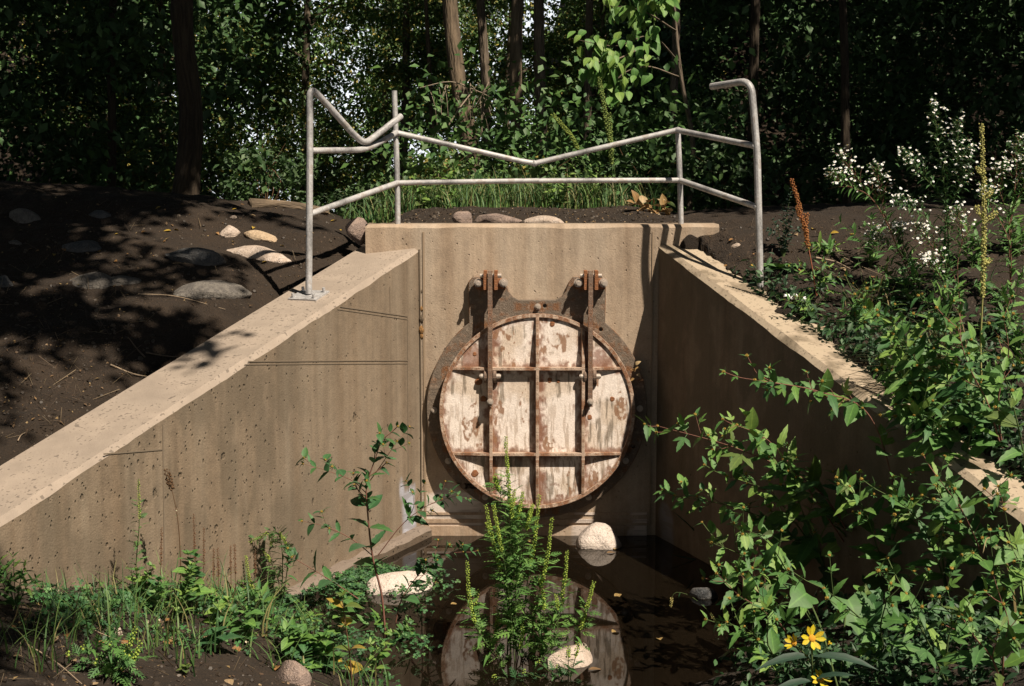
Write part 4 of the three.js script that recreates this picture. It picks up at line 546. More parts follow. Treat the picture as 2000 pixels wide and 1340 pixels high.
// sticks
const twigMat = std({ color: lin(0.16, 0.115, 0.08) }), twigPale = std({ color: lin(0.34, 0.26, 0.18) });
function stick(label, pts, r, mat = twigMat) { const w = pts.map(([u, v, h]) => { const q = G(u, v); q.y += (h ?? 0.012) + r; return q; }), o = w[0].clone(); solo('stick', tube(w.map(q => q.sub(o)), t => r * (1 - 0.5 * t), 6, 14), mat, label, 'stick').position.copy(o); }
stick('thin upright twig at the soil edge above the left wing wall', [[283, 702], [268, 682], [250, 658]], 0.006);
stick('thin dark twig lying from the soil onto the left wing wall top', [[285, 692], [325, 696], [362, 702]], 0.006);
stick('pale forked twig across the lower left wing wall top', [[216, 714], [262, 732], [320, 744]], 0.006, twigPale);
stick('short pale twig low on the left bank', [[35, 862], [42, 850], [50, 842]], 0.004, twigPale);
stick('long pale straw lying on the shaded bank below the rocks', [[270, 578], [340, 582], [440, 606]], 0.004, twigPale);
stick('pale twig lying on the soil right of the railing post', [[1592, 505], [1630, 515], [1660, 530]], 0.008, twigPale);
stick('long thin stalk lying on the right bank', [[1598, 472], [1660, 510], [1745, 550]], 0.004, twigPale);
stick('grey twig hanging over the right wing wall edge', [[1612, 640], [1590, 652], [1580, 664]], 0.006, twigPale);
stick('pale driftwood stick at the bottom right water edge', [[1345, 1322, 0.03], [1400, 1300, 0.03], [1430, 1280, 0.03]], 0.012, twigPale);
stick('brown twig lying across the bottom left soil', [[30, 1190], [90, 1200], [115, 1210]], 0.008);
stick('long pale grass straw across the bottom left soil', [[55, 1265], [110, 1300], [160, 1340]], 0.004, twigPale);
stick('thin straw over the clover at lower left', [[130, 1205], [190, 1238], [250, 1262]], 0.003, twigPale);
// fallen leaves
{ const r = rngOf(81), mats = [leafMat(0.62, 0.42, 0.05, 0.1), leafMat(0.45, 0.24, 0.08, 0.1), leafMat(0.5, 0.36, 0.2, 0.1)];
  const drop = (u, v, px, k, label, group) => { const p = G(u, v), D = CAM.distanceTo(p), s = px * D / F, m = new THREE.Mesh(OVATE[Math.floor(r() * 3)], mats[k]); m.name = numbered('fallen_leaf'); m.castShadow = m.receiveShadow = true; tag(m, label, 'leaf', group); basis(p.add(V(0, 0.012, 0)), V(r() - 0.5, 0.1 * (r() - 0.3), r() - 0.5), V((r() - 0.5) * 0.7, 1, 0.5 * r()), s).decompose(m.position, m.quaternion, m.scale); scene.add(m); };
  drop(522, 512, 18, 0, 'bright yellow leaf on dark soil beside the long flat slab'); drop(340, 448, 11, 0, 'yellow leaf lying in sun left of the small pale round rock'); drop(488, 422, 13, 2, 'cream leaf on the sunlit crest of the left bank'); drop(282, 738, 20, 0, 'yellow leaf on the lower left wing wall top'); drop(153, 558, 16, 0, 'yellow leaf just below the two-humped rock'); drop(452, 579, 13, 0, 'yellow leaf at the foot of the broad dome-shaped rock'); drop(1622, 458, 17, 0, 'yellow leaf on the soil right of the rust-red stalk'); drop(658, 1290, 20, 0, 'yellow leaf on the bottom soil left of the pool');
  for (let k = 0; k < 46; k++) { const u = 60 + r() * 640, v = 385 + r() * 120 + Math.max(0, (420 - u)) * 0.2 * r(); drop(u, v, 7 + r() * 8, r() < 0.5 ? 0 : 1 + Math.floor(r() * 2), 'small dry leaf scattered on the soil of the left bank', 'dry leaves scattered on the left bank'); }
  for (let k = 0; k < 34; k++) { drop(20 + r() * 780, 1190 + r() * 150, 12 + r() * 16, 1 + Math.floor(r() * 2), 'brown dry leaf lying among the low plants at lower left', 'dry leaves among the plants at lower left'); }
  for (let k = 0; k < 26; k++) { drop(1360 + r() * 380, 440 + r() * 120, 8 + r() * 9, Math.floor(r() * 3), 'small dry leaf scattered on the soil of the right bank', 'dry leaves scattered on the right bank'); }
  // crumbs of dry litter
  const lit = thing('leaf_litter', 'crumbs of dry leaf and straw strewn over the soil', 'leaf litter'); lit.userData.kind = 'stuff'; const zones = [[0, 720, 375, 600], [0, 250, 600, 860], [1360, 2000, 420, 640], [0, 850, 1170, 1340], [740, 1330, 405, 436]];
  const at = () => { const z = zones[Math.floor(r() * zones.length)]; return G(lerp(z[0], z[1], r()), lerp(z[2], z[3], r())); };
  leafCloud('litter', lit, 1500, () => [at().add(V(0, 0.008, 0)), 0.016 + 0.03 * r() * r(), 3], [[0.12, 0.075, 0.04], [0.18, 0.11, 0.05], [0.08, 0.05, 0.03], [0.26, 0.18, 0.08]], r);
}
{ const r = rngOf(83), mats = [leafMat(0.5, 0.34, 0.12, 0.1), leafMat(0.3, 0.18, 0.08, 0.1)]; const fl = [[1185, 1080, 'thin dry leaf on the water beside the round white boulder'], [1200, 1073, 'second thin leaf on the water touching the round white boulder'], [1030, 1055, 'pale leaf floating close under the gate'], [905, 1238, 'pale leaf floating left of the lumpy pool rock'], [940, 1232, 'pale leaf floating behind the spiky ragweed'], [1195, 1235, 'pale leaf floating right of the lumpy pool rock'], [1090, 1245, 'small leaf floating behind the lumpy pool rock'], [880, 1180, 'dark leaf floating near the white flat-topped rock'], [1210, 1160, 'dark leaf floating right of the spiky ragweed'], [1150, 1308, 'yellow leaf at the right foot of the lumpy pool rock'], [850, 1010 + 130, 'brown leaf floating by the flat-topped white rock'], [1290, 1250, 'brown leaf floating on the dark water near the thicket']];
  fl.forEach(([u, v, l], i) => { const rr = ray(u, v), t = (0.006 - CAM.y) / rr.y, p = CAM.clone().addScaledVector(rr, t), m = new THREE.Mesh(OVATE[i % 3], mats[i % 3 ? 0 : 1]); m.name = numbered('floating_leaf'); m.castShadow = m.receiveShadow = true; tag(m, l, 'leaf'); basis(p, V(r() - 0.3, 0.02, (r() - 0.5) * 0.6), V((r() - 0.5) * 0.15, 1, 0.1 * r()), 0.05 + 0.04 * r()).decompose(m.position, m.quaternion, m.scale); scene.add(m); });
  const st = thing('straw', 'thin straws and rootlets strewn over the banks', 'straw'); st.userData.kind = 'stuff'; const sg = new THREE.CylinderGeometry(0.012, 0.006, 1, 4); sg.rotateZ(Math.PI / 2); const zs = [[0, 720, 375, 600], [0, 300, 560, 870], [1380, 2000, 430, 640], [0, 600, 1180, 1340]]; leafCloud('straws', st, 420, () => { const z = zs[Math.floor(r() * zs.length)]; return [G(lerp(z[0], z[1], r()), lerp(z[2], z[3], r())).add(V(0, 0.012, 0)), 0.08 + 0.2 * r() * r(), 6]; }, [[0.1, 0.07, 0.045], [0.2, 0.15, 0.09], [0.06, 0.04, 0.025]], r, cloudMat, sg);
  const peb = thing('gravel', 'crumbs of soil and grit strewn over the banks', 'gravel'); peb.userData.kind = 'stuff'; const zones = [[0, 720, 375, 600], [0, 300, 560, 870], [1340, 2000, 425, 640], [0, 600, 1180, 1340], [740, 1330, 405, 436]]; const d = new THREE.DodecahedronGeometry(0.5, 0); d.scale(1, 0.7, 1); leafCloud('grit', peb, 3600, () => { const z = zones[Math.floor(r() * zones.length)], p = G(lerp(z[0], z[1], r()), lerp(z[2], z[3], r())); return [p, 0.01 + 0.035 * r() ** 4]; }, [[0.03, 0.021, 0.014], [0.04, 0.029, 0.02], [0.024, 0.016, 0.01], [0.075, 0.058, 0.042]], r, cloudMat, d); }
// dry leaves heaped behind the right half of the railing, and leaves caught on the gate rim
function leafHeap(label, c, n, spread, s, seed, name = 'dry_leaf_heap') { const r = rngOf(seed), root = thing(name, label, 'leaf heap', c), mats = [leafMat(0.55, 0.36, 0.14, 0.15), leafMat(0.45, 0.27, 0.1, 0.15), leafMat(0.62, 0.46, 0.24, 0.15)]; for (let k = 0; k < n; k++) putLeaf('leaf', root, OVATE[k % 3], mats[k % 3], V((r() - 0.5) * spread[0], r() * spread[1], (r() - 0.5) * spread[2]), V(r() - 0.5, (r() - 0.3) * 0.8, r() - 0.5), V(r() - 0.5, 1, r()), s * (0.7 + 0.6 * r())); }
{ const p = P(1272, 412, -1.6); p.y = ground(p.x, p.z); leafHeap('heap of curled dry orange leaves behind the right half of the railing', p, 24, [0.42, 0.1, 0.2], 0.12, 71); leafHeap('small cluster of dry leaves caught on the right rim of the gate', P(1243, 745, 0.14), 7, [0.05, 0.14, 0.04], 0.05, 72, 'caught_leaves'); }

// ------------------------------------------------------------------ plants on the near banks
const line3 = (px, z0, z1 = z0, sag = 0) => px.map(([u, v], i) => P(u, v, lerp(z0, z1, i / (px.length - 1))));
const rooted = (u, v) => { const q = G(u, v); q.y -= 0.02; return q; };
// the tall beggar-ticks in front of the left wing wall
{ const z = 2.45, b = P(752, 1232, z), S = px => line3(px, z, z + 0.1);
  weed({ name: 'beggar_ticks', label: 'tall leafy weed with dark red stem and spread branches before the left wing wall', seed: 201, leaf: 0.2, mats: DEEP.concat(GREEN[3]), gap: 0.13, branchLen: 0.1, skip: 0.15, geos: [OVATE[0], LANCE[3], LANCE[2], OVATE[1]], headSize: 0.014,
    stems: [{ pts: [b, ...S([[745, 1160], [728, 1090], [718, 1000], [716, 950], [735, 890], [745, 858]])], r: 0.009, from: 0.3 }, { pts: S([[727, 1085], [690, 1055], [640, 1030], [590, 1018]]), r: 0.004, k: 0.7, from: 0.35 }, { pts: S([[717, 965], [690, 940], [640, 920], [592, 906]]), r: 0.0035, k: 0.6, from: 0.3 }, { pts: S([[722, 940], [750, 900], [775, 862]]), r: 0.0035, k: 0.5, from: 0.35 }, { pts: S([[738, 1085], [790, 1020], [840, 985], [893, 968]]), r: 0.004, k: 0.7, from: 0.4 }, { pts: S([[795, 1015], [808, 990], [806, 962]]), r: 0.003, k: 0.45 }, { pts: S([[700, 1170], [640, 1130], [590, 1100], [570, 1088]]), r: 0.004, k: 0.75, from: 0.3 }, { pts: S([[722, 1000], [700, 960], [690, 925]]), r: 0.003, k: 0.6 }] });
  weed({ name: 'beggar_ticks', label: 'smaller leafy weed leaning over the water beside the flat-topped white rock', seed: 202, leaf: 0.15, mats: DEEP, gap: 0.1, branchLen: 0.09, geos: [OVATE[0], OVATE[1], LANCE[3]], headSize: 0.013, stems: [{ pts: [P(770, 1230, 2.3), ...line3([[785, 1170], [820, 1120], [860, 1085], [905, 1078]], 2.3)], r: 0.005 }, { pts: line3([[800, 1150], [830, 1120], [845, 1105]], 2.35), r: 0.003, k: 0.8 }] });
}
// low leafy weeds crowding the left water edge: base, tip, leaf length, leaf kind
const LOW = [[600, 1240, 600, 1180, 'low'], [660, 1250, 655, 1165, 'low'], [720, 1262, 730, 1190, 'low'], [785, 1245, 800, 1180, 'low'], [560, 1265, 540, 1205, 'low'], [640, 1310, 630, 1240, 'low'], [730, 1320, 745, 1240, 'low'], [480, 1255, 470, 1195, 'low'], [520, 1215, 500, 1150, 'low'], [430, 1225, 440, 1165, 'low'], [820, 1215, 850, 1165, 'low'], [690, 1230, 700, 1165, 'low'], [350, 1215, 355, 1110, 'low'], [370, 1200, 385, 1085, 'low'], [300, 1195, 305, 1140, 'low'], [270, 1185, 285, 1110, 'low'], [760, 1290, 790, 1215, 'low'], [590, 1290, 575, 1225, 'low']];
const LOWLABEL = ['broad-leaved weed at the foot of the left wing wall by the water edge', 'leafy green weed left of the flat-topped white rock', 'leafy weed right in front of the flat-topped white rock', 'weed at the right end of the flat-topped white rock', 'low weed above the brown-pink rock', 'weed just right of the brown-pink rock', 'tall-leaved weed at the bottom of the left bank nearest the pool', 'low weed left of the drooping ragweed', 'low weed under the drooping ragweed', 'low weed among the brown stalks', 'outermost leafy weed reaching over the pool from the left bank', 'leafy weed behind the lime-leaved sapling', 'upright weed with small leaves beside the brown stalks', 'dark-stemmed weed with small leaves close to the brown stalks', 'low weed at the wall foot left of the brown stalks', 'round-leaved weed at the foot of the slim mugwort', 'low weed overhanging the pool below the white rock', 'weed directly right of the bottom-edge clover'];
LOW.forEach(([u, v, tu, tv], i) => { const b = rooted(u, v), r = rngOf(500 + i), stems = []; for (let k = 0; k < 3; k++) { const t = P(tu + (r() - 0.5) * 46, tv + (r() - 0.3) * 24, b.z + (r() - 0.4) * 0.2); stems.push({ pts: [b, b.clone().lerp(t, 0.5).add(V(0, 0.03, 0)), t], r: 0.003, from: 0.2, gap: 0.055 }); } weed({ name: 'leafy_weed', label: LOWLABEL[i], seed: 520 + i, leaf: 0.085 + 0.02 * (i % 3), heads: false, mats: i % 3 === 0 ? [...GREEN, GREEN[4]] : [...GREEN.slice(0, 3), DEEP[2]], geos: i % 2 ? OVATE : [OVATE[0], LANCE[3], TRI[0]], stemMat: stemGreen, stems, skip: 0.05 }); });
{ const b = rooted(688, 1330); weed({ name: 'sapling', label: 'sapling with lime and yellow leaves on a brown stem left of the pool', seed: 203, leaf: 0.13, heads: false, mats: [...LIME, GREEN[4], YELLOW[0]], geos: OVATE, stemMat: stemBrown, gap: 0.12, stems: [{ pts: [b, ...line3([[682, 1270], [672, 1200], [668, 1165]], b.z)], r: 0.005, from: 0.1 }] }); }
{ const b = rooted(430, 1278); weed({ name: 'seedling', label: 'pair of dark broad leaves on a short stem in the clover at lower left', seed: 204, leaf: 0.15, heads: false, mats: DEEP, geos: [OVATE[2]], stemMat: stemGreen, gap: 0.2, stems: [{ pts: [b, ...line3([[428, 1255], [426, 1235]], b.z)], r: 0.003, from: 0.5 }] }); const c = rooted(362, 1322); weed({ name: 'seedling', label: 'three pale green leaves on a short stem at the bottom left', seed: 205, leaf: 0.075, heads: false, mats: LIME, geos: [OVATE[1]], stemMat: stemGreen, gap: 0.12, stems: [{ pts: [c, ...line3([[363, 1312], [362, 1304]], c.z)], r: 0.002, from: 0.6 }] }); }
// slim upright spikes against the left wing wall
const spike = (name, label, bu, bv, pts, o) => { const b = rooted(bu, bv); return spikePlant({ name, label, seed: o.seed, stems: [{ pts: [b, ...line3(pts, b.z)], spike: o.spike, r: o.r ?? 0.004, from: o.from }], ...o }); };
spike('mugwort', 'slim tall feathery mugwort standing before the left wing wall', 272, 1178, [[266, 1110], [272, 1020], [270, 935]], { seed: 301, spike: 0.3, leaf: 0.085, gap: 0.012, bead: 0.004, mats: [GREEN[3], GREEN[0]] });
spike('dry_dock', 'thin stalk with a dark brown seed head leaning left before the wing wall', 352, 1185, [[352, 1080], [345, 1000], [325, 915]], { seed: 302, spike: 0.16, leaf: 0.02, gap: 0.3, bead: 0.009, spikeMat: SPIKE_BROWN, stemMat: stemBrown });
[[312, 1178, 316, 1030, 'left'], [383, 1180, 378, 1003], [398, 1180, 398, 1030], [418, 1180, 417, 1070], [428, 1185, 425, 1070], [452, 1178, 450, 1065], [461, 1180, 458, 1062], [500, 1170, 498, 1072], [520, 1165, 520, 1058]].forEach(([bu, bv, u, v], i) => spike('brown_stalk', ['leftmost thin brown seed stalk, close right of the slim mugwort', 'tallest brown seed stalk with a dark tip, right of the leaning stalk', 'straight rust-brown seed stalk in the middle of the row before the wall', 'short rust-brown stalk, left one of the close first pair', 'short rust-brown stalk, right one of the close first pair', 'rust-brown stalk, left one of the close second pair', 'rust-brown stalk, right one of the close second pair', 'brown stalk just left of the drooping ragweed', 'brown stalk inside the drooping ragweed'][i], bu, bv, [[(bu + u) / 2, (bv + v) / 2], [u, v]], { seed: 310 + i, spike: 0.5, leaf: 0.02, gap: 0.4, bead: 0.0042, spikeMat: std({ color: lin(0.17, 0.08, 0.04) }), stemMat: stemBrown, r: 0.003 }));
{ const b = rooted(548, 1185), z = b.z; spikePlant({ name: 'ragweed', label: 'drooping feathery ragweed bent over to the left before the wing wall', seed: 330, leaf: 0.1, gap: 0.016, bead: 0.0055, mats: [GREEN[3], GREEN[0]], stems: [{ pts: [b, ...line3([[552, 1110], [548, 1055], [538, 1038], [505, 1050], [445, 1085]], z)], spike: 0.3 }, { pts: [b, ...line3([[560, 1120], [562, 1070], [545, 1040]], z)], spike: 0.25 }, { pts: [b, ...line3([[530, 1130], [525, 1080], [535, 1045]], z - 0.05)], spike: 0.2 }, { pts: [b, ...line3([[500, 1160], [485, 1120], [480, 1085]], z + 0.1)], spike: 0.6 }, { pts: [b, ...line3([[520, 1170], [470, 1140], [462, 1100]], z + 0.1)], spike: 0.6 }, { pts: [b, ...line3([[545, 1140], [530, 1100], [515, 1075]], z)], spike: 0.3 }] }); }
{ const b = rooted(215, 1320), z = b.z; spikePlant({ name: 'ragweed', label: 'low sprawling feathery ragweed at the bottom left', seed: 331, leaf: 0.12, gap: 0.018, bead: 0.006, mats: [GREEN[0], GREEN[3]], stems: [[130, 1275], [160, 1262], [215, 1255], [255, 1275], [240, 1300], [185, 1290]].map(([u, v], i) => ({ pts: [b, P((u + 215) / 2, v + 14, z), P(u, v, z + 0.05)], spike: 0.05 })).concat([{ pts: [b, ...line3([[240, 1290], [255, 1255], [265, 1225]], z)], spike: 0.55 }, { pts: [b, ...line3([[250, 1300], [265, 1280], [275, 1250]], z)], spike: 0.5 }]) }); }
{ const b = rooted(30, 1190); weed({ name: 'leafy_weed', label: 'bushy green weed at the left edge below the wing wall', seed: 540, leaf: 0.1, heads: false, mats: GREEN, geos: LANCE, stemMat: stemGreen, gap: 0.05, stems: [[0, 1095], [25, 1088], [50, 1100], [70, 1130], [10, 1130], [-20, 1110]].map(([u, v]) => ({ pts: [b, P((u + 30) / 2, (v + 1190) / 2 - 12, b.z), P(u, v, b.z + 0.05)], r: 0.003 })) }); spike('foxtail', 'arching foxtail grass with a fuzzy straw head at the bottom left', 20, 1215, [[30, 1205], [40, 1180], [60, 1190], [15, 1250]], { seed: 332, spike: 0.2, leaf: 0.05, gap: 0.2, bead: 0.008, spikeMat: strawMat, stemMat: strawMat }); }
// clover with white heads, over bare soil
{ const r = rngOf(91), root = thing('clover', 'mat of dark green clover over the soil at lower left', 'ground cover'); root.userData.kind = 'stuff';
  const tri = merge([0, 1, 2].map(k => { const g = leafGeo(0.55, 0.5, { segs: 3, peak: 0.6, tip: 0.5, droop: 0.1 }); g.rotateY(k * 2.094); return g; }));
  const spots = []; for (let k = 0; k < 90; k++) { const u = 90 + r() * 760, v = lerp(1165 + Math.max(0, u - 480) * 0.12, 1275 - Math.abs(u - 380) * 0.08, r() * r()); spots.push(G(u, v)); }
  for (let k = 0; k < 22; k++) spots.push(G(540 + r() * 320, 1200 + r() * 130));
  leafCloud('clover_leaves', root, 3800, () => { const c = spots[Math.floor(r() * spots.length)], x = c.x + (r() + r() - 1) * 0.2, z = c.z + (r() + r() - 1) * 0.2; return [V(x, Math.max(0, ground(x, z)) + 0.015 + 0.055 * r(), z), 0.036 * (0.6 + 0.8 * r()), 1.6]; }, [[0.045, 0.16, 0.045], [0.06, 0.2, 0.055], [0.035, 0.12, 0.04], [0.1, 0.24, 0.06]], r, cloudThin, tri);
  const head = (() => { const l = []; for (let k = 0; k < 46; k++) { const g = new THREE.ConeGeometry(0.1, 0.55, 4); g.translate(0, 0.5, 0); g.rotateZ(0.3 + 1.4 * ((k * 7) % 46) / 46); g.rotateY(k * 2.4); l.push(g); } return merge(l); })(), wm = std({ color: lin(0.72, 0.64, 0.5) });
  [[98, 1165], [112, 1172], [118, 1178], [155, 1176], [288, 1232], [480, 1272], [310, 1228]].forEach(([u, v], i) => { const p = G(u, v), t = thing('clover_flower', ['white clover head at the far left wall foot, highest of three', 'white clover head at the far left, middle one of three', 'white clover head at the far left, lowest of three', 'small white clover head right of the cluster of three', 'pale clover head beside the flat cream stone', 'white clover head left of the brown-pink rock', 'pale clover head at the right of the flat cream stone'][i], 'flower', p); part('stem', tube([V(0, -0.02, 0), V(0.005, 0.05, 0)], 0.0015, 4, 2), stemGreen, t); const h = part('flower_head', head, wm, t); h.position.set(0.005, 0.05, 0); h.scale.setScalar(0.015); }); }
// grass
const grassMats = [leafMat(0.11, 0.28, 0.06), leafMat(0.17, 0.34, 0.075), leafMat(0.08, 0.22, 0.06), leafMat(0.22, 0.38, 0.09), leafMat(0.36, 0.34, 0.13, 0.2)], strawMats = [leafMat(0.42, 0.33, 0.14, 0.2), leafMat(0.13, 0.18, 0.045)];
[[430, 1180, 'grass tuft at the wall foot among the brown stalks'], [640, 1215, 'grass tuft by the water edge left of the white rock'], [700, 1345, 'grass tuft at the bottom edge left of the pool'], [560, 1240, 'grass tuft above the brown-pink rock'], [310, 1205, 'pale grass tuft at the foot of the slim mugwort'], [150, 1195, 'grass tuft under the far left clover heads'], [230, 1180, 'thin grass at the wall foot left of the slim mugwort'], [480, 1195, 'grass tuft under the drooping ragweed'], [600, 1300, 'grass tuft right behind the brown-pink rock'], [100, 1240, 'sparse grass on the bare soil at the bottom left'], [370, 1250, 'grass tuft in the clover left of the broad-leaved pair'], [760, 1240, 'grass tuft in front of the flat-topped white rock'], [820, 1250, 'grass at the left water edge near the spiky ragweed'], [330, 1290, 'thin grass on the soil above the three pale leaves'], [520, 1290, 'grass tuft just left of the brown-pink rock'], [405, 1195, 'taller grass rising in front of the brown stalks'], [345, 1190, 'taller grass at the wall left of the brown stalks'], [470, 1225, 'fresh grass tuft below the drooping ragweed'], [190, 1225, 'grass tuft beside the small flat cream stone'], [280, 1250, 'grass tuft right of the small flat cream stone'], [60, 1290, 'grass tuft by the brown twig at the bottom left']].forEach(([u, v, l], i) => blades({ at: rooted(u, v), n: 34, L: i > 14 ? 0.4 : 0.27, spread: 0.34, w: 0.005, lean: 0.7, mats: grassMats, seed: 700 + i, label: l }));
[[790, -2.4], [850, -2.2], [910, -2.6], [970, -2.3], [1030, -2.7], [1090, -2.4], [1150, -2.8], [1210, -2.6], [740, -2.8], [880, -3.2], [1000, -3.4], [1120, -3.4], [820, -3.0], [940, -2.0], [1060, -3.0]].forEach(([u, z], i) => { const p = P(u, 400, z); p.y = ground(p.x, p.z); blades({ at: p, n: 150, L: 0.42, spread: 0.75, w: 0.006, lean: 0.8, mats: grassMats, seed: 720 + i, label: 'tuft of green grass growing behind the headwall under the railing', group: 'grass tufts behind the headwall' }); });
{ const p = [[1140, 160, 1195, 330, 'tall feathery green stalk right of centre behind the railing'], [1080, 225, 1130, 290, 'arching feathery stalk left of the tall one behind the railing']]; spikePlant({ name: 'tall_weed', label: p[0][4], seed: 340, leaf: 0.09, gap: 0.06, bead: 0.011, mats: GREEN, spikeMat: std({ color: lin(0.16, 0.22, 0.05) }), stems: [{ pts: [P(1205, 420, -2), P(1200, 330, -2), P(1185, 240, -2), P(1170, 150, -2)], spike: 0.55 }, { pts: [P(1205, 420, -2), P(1195, 320, -2), P(1190, 220, -2)], spike: 0.5 }] }); spikePlant({ name: 'tall_weed', label: p[1][4], seed: 341, leaf: 0.08, gap: 0.07, bead: 0.01, mats: GREEN, spikeMat: std({ color: lin(0.2, 0.26, 0.05) }), stems: [{ pts: [P(1160, 420, -2.2), P(1140, 320, -2.2), P(1115, 265, -2.2), P(1078, 222, -2.2)], spike: 0.5 }] }); }
[[820, 405, 0.35, 'leafy herb behind the left back post'], [880, 410, 0.3, 'yellow-green herb behind the crest rocks'], [960, 400, 0.4, 'leafy herb under the left half of the lower rail'], [1090, 405, 0.45, 'leafy herb under the dip of the railing'], [1150, 410, 0.4, 'dim herb left of the heap of dry leaves'], [1295, 405, 0.35, 'small plant beside the right back post'], [870, 330, 0.5, 'bright-leaved herb above the left half of the lower rail']].forEach(([u, v, h, l], i) => { const p = P(u, 405, -2.1 - (i % 3) * 0.5); p.y = ground(p.x, p.z) - 0.02; const r = rngOf(740 + i), st = []; for (let k = 0; k < 5; k++) st.push({ pts: [p, p.clone().add(V((r() - 0.5) * 0.2, h * 0.6, (r() - 0.5) * 0.2)), p.clone().add(V((r() - 0.5) * 0.5, h * (0.8 + 0.6 * r()), (r() - 0.5) * 0.3))], r: 0.003, gap: 0.07 }); weed({ name: 'leafy_herb', label: l, seed: 750 + i, leaf: 0.085, heads: false, mats: [GREEN[2], GREEN[4], LIME[1]], geos: OVATE, stemMat: stemGreen, stems: st }); });
// the ragweed with yellow-green spikes standing in the pool
{ const z = 3.0, b = P(1008, 1290, z); b.y = -0.1; const bb = (x, w) => { const q = b.clone(); q.x += x; q.z += w; return q; };
  const st = [[[1000, 1150], [1000, 1040], [992, 930], [987, 852], 0.42], [[988, 1150], [968, 1080], [948, 985], 0.5], [[990, 1130], [975, 1050], [963, 985], 0.45], [[1028, 1150], [1044, 1060], [1053, 965], 0.5], [[1048, 1180], [1068, 1095], [1078, 1010], 0.5], [[1085, 1220], [1102, 1140], [1108, 1075], 0.55], [[1125, 1240], [1148, 1180], [1160, 1135], 0.6], [[938, 1240], [917, 1170], [912, 1095], 0.55], [[970, 1260], [970, 1230], [972, 1190], 0.55], [[1015, 1270], [1020, 1245], [1020, 1212], 0.6], [[1000, 1100], [1010, 1020], [1022, 960], 0.3], [[995, 1110], [998, 1030], [1005, 955], 0.25], [[1010, 1120], [1030, 1030], [1040, 985], 0.35], [[985, 1130], [965, 1060], [950, 1020], 0.3], [[1060, 1230], [1062, 1180], [1055, 1130], 0.4], [[1000, 1060], [975, 960], [965, 930], 0.3], [[950, 1260], [925, 1210], [935, 1150], 0.2], [[1080, 1260], [1090, 1200], [1085, 1160], 0.25], [[1020, 1300], [1030, 1285], [1045, 1265], 0.2], [[985, 1310], [960, 1300], [945, 1280], 0.2]];
  spikePlant({ name: 'ragweed', label: 'tall ragweed with many yellow-green flower spikes standing in the pool before the gate', seed: 350, leaf: 0.13, gap: 0.015, bead: 0.0062, mats: [GREEN[2], GREEN[0]], stems: st.map((s, i) => ({ pts: [bb((i % 5 - 2) * 0.03, (i % 3 - 1) * 0.05), ...line3(s.slice(0, -1), z + ((i * 7) % 5 - 2) * 0.05)], spike: s[s.length - 1], r: 0.004, from: 0.12 })) });
  const c = P(1110, 1345, 3.35); c.y = -0.05; spikePlant({ name: 'ragweed', label: 'short feathery ragweed at the bottom edge before the lumpy pool rock', seed: 351, leaf: 0.11, gap: 0.018, mats: [DEEP[0], GREEN[3]], stems: [[1050, 1290], [1085, 1300], [1110, 1260], [1130, 1255], [1020, 1310], [990, 1330], [960, 1320]].map(([u, v], i) => ({ pts: [c, P((u + 1110) / 2, (v + 1345) / 2, 3.35), P(u, v, 3.35)], spike: i === 2 || i === 3 ? 0.3 : 0.06 })) }); }
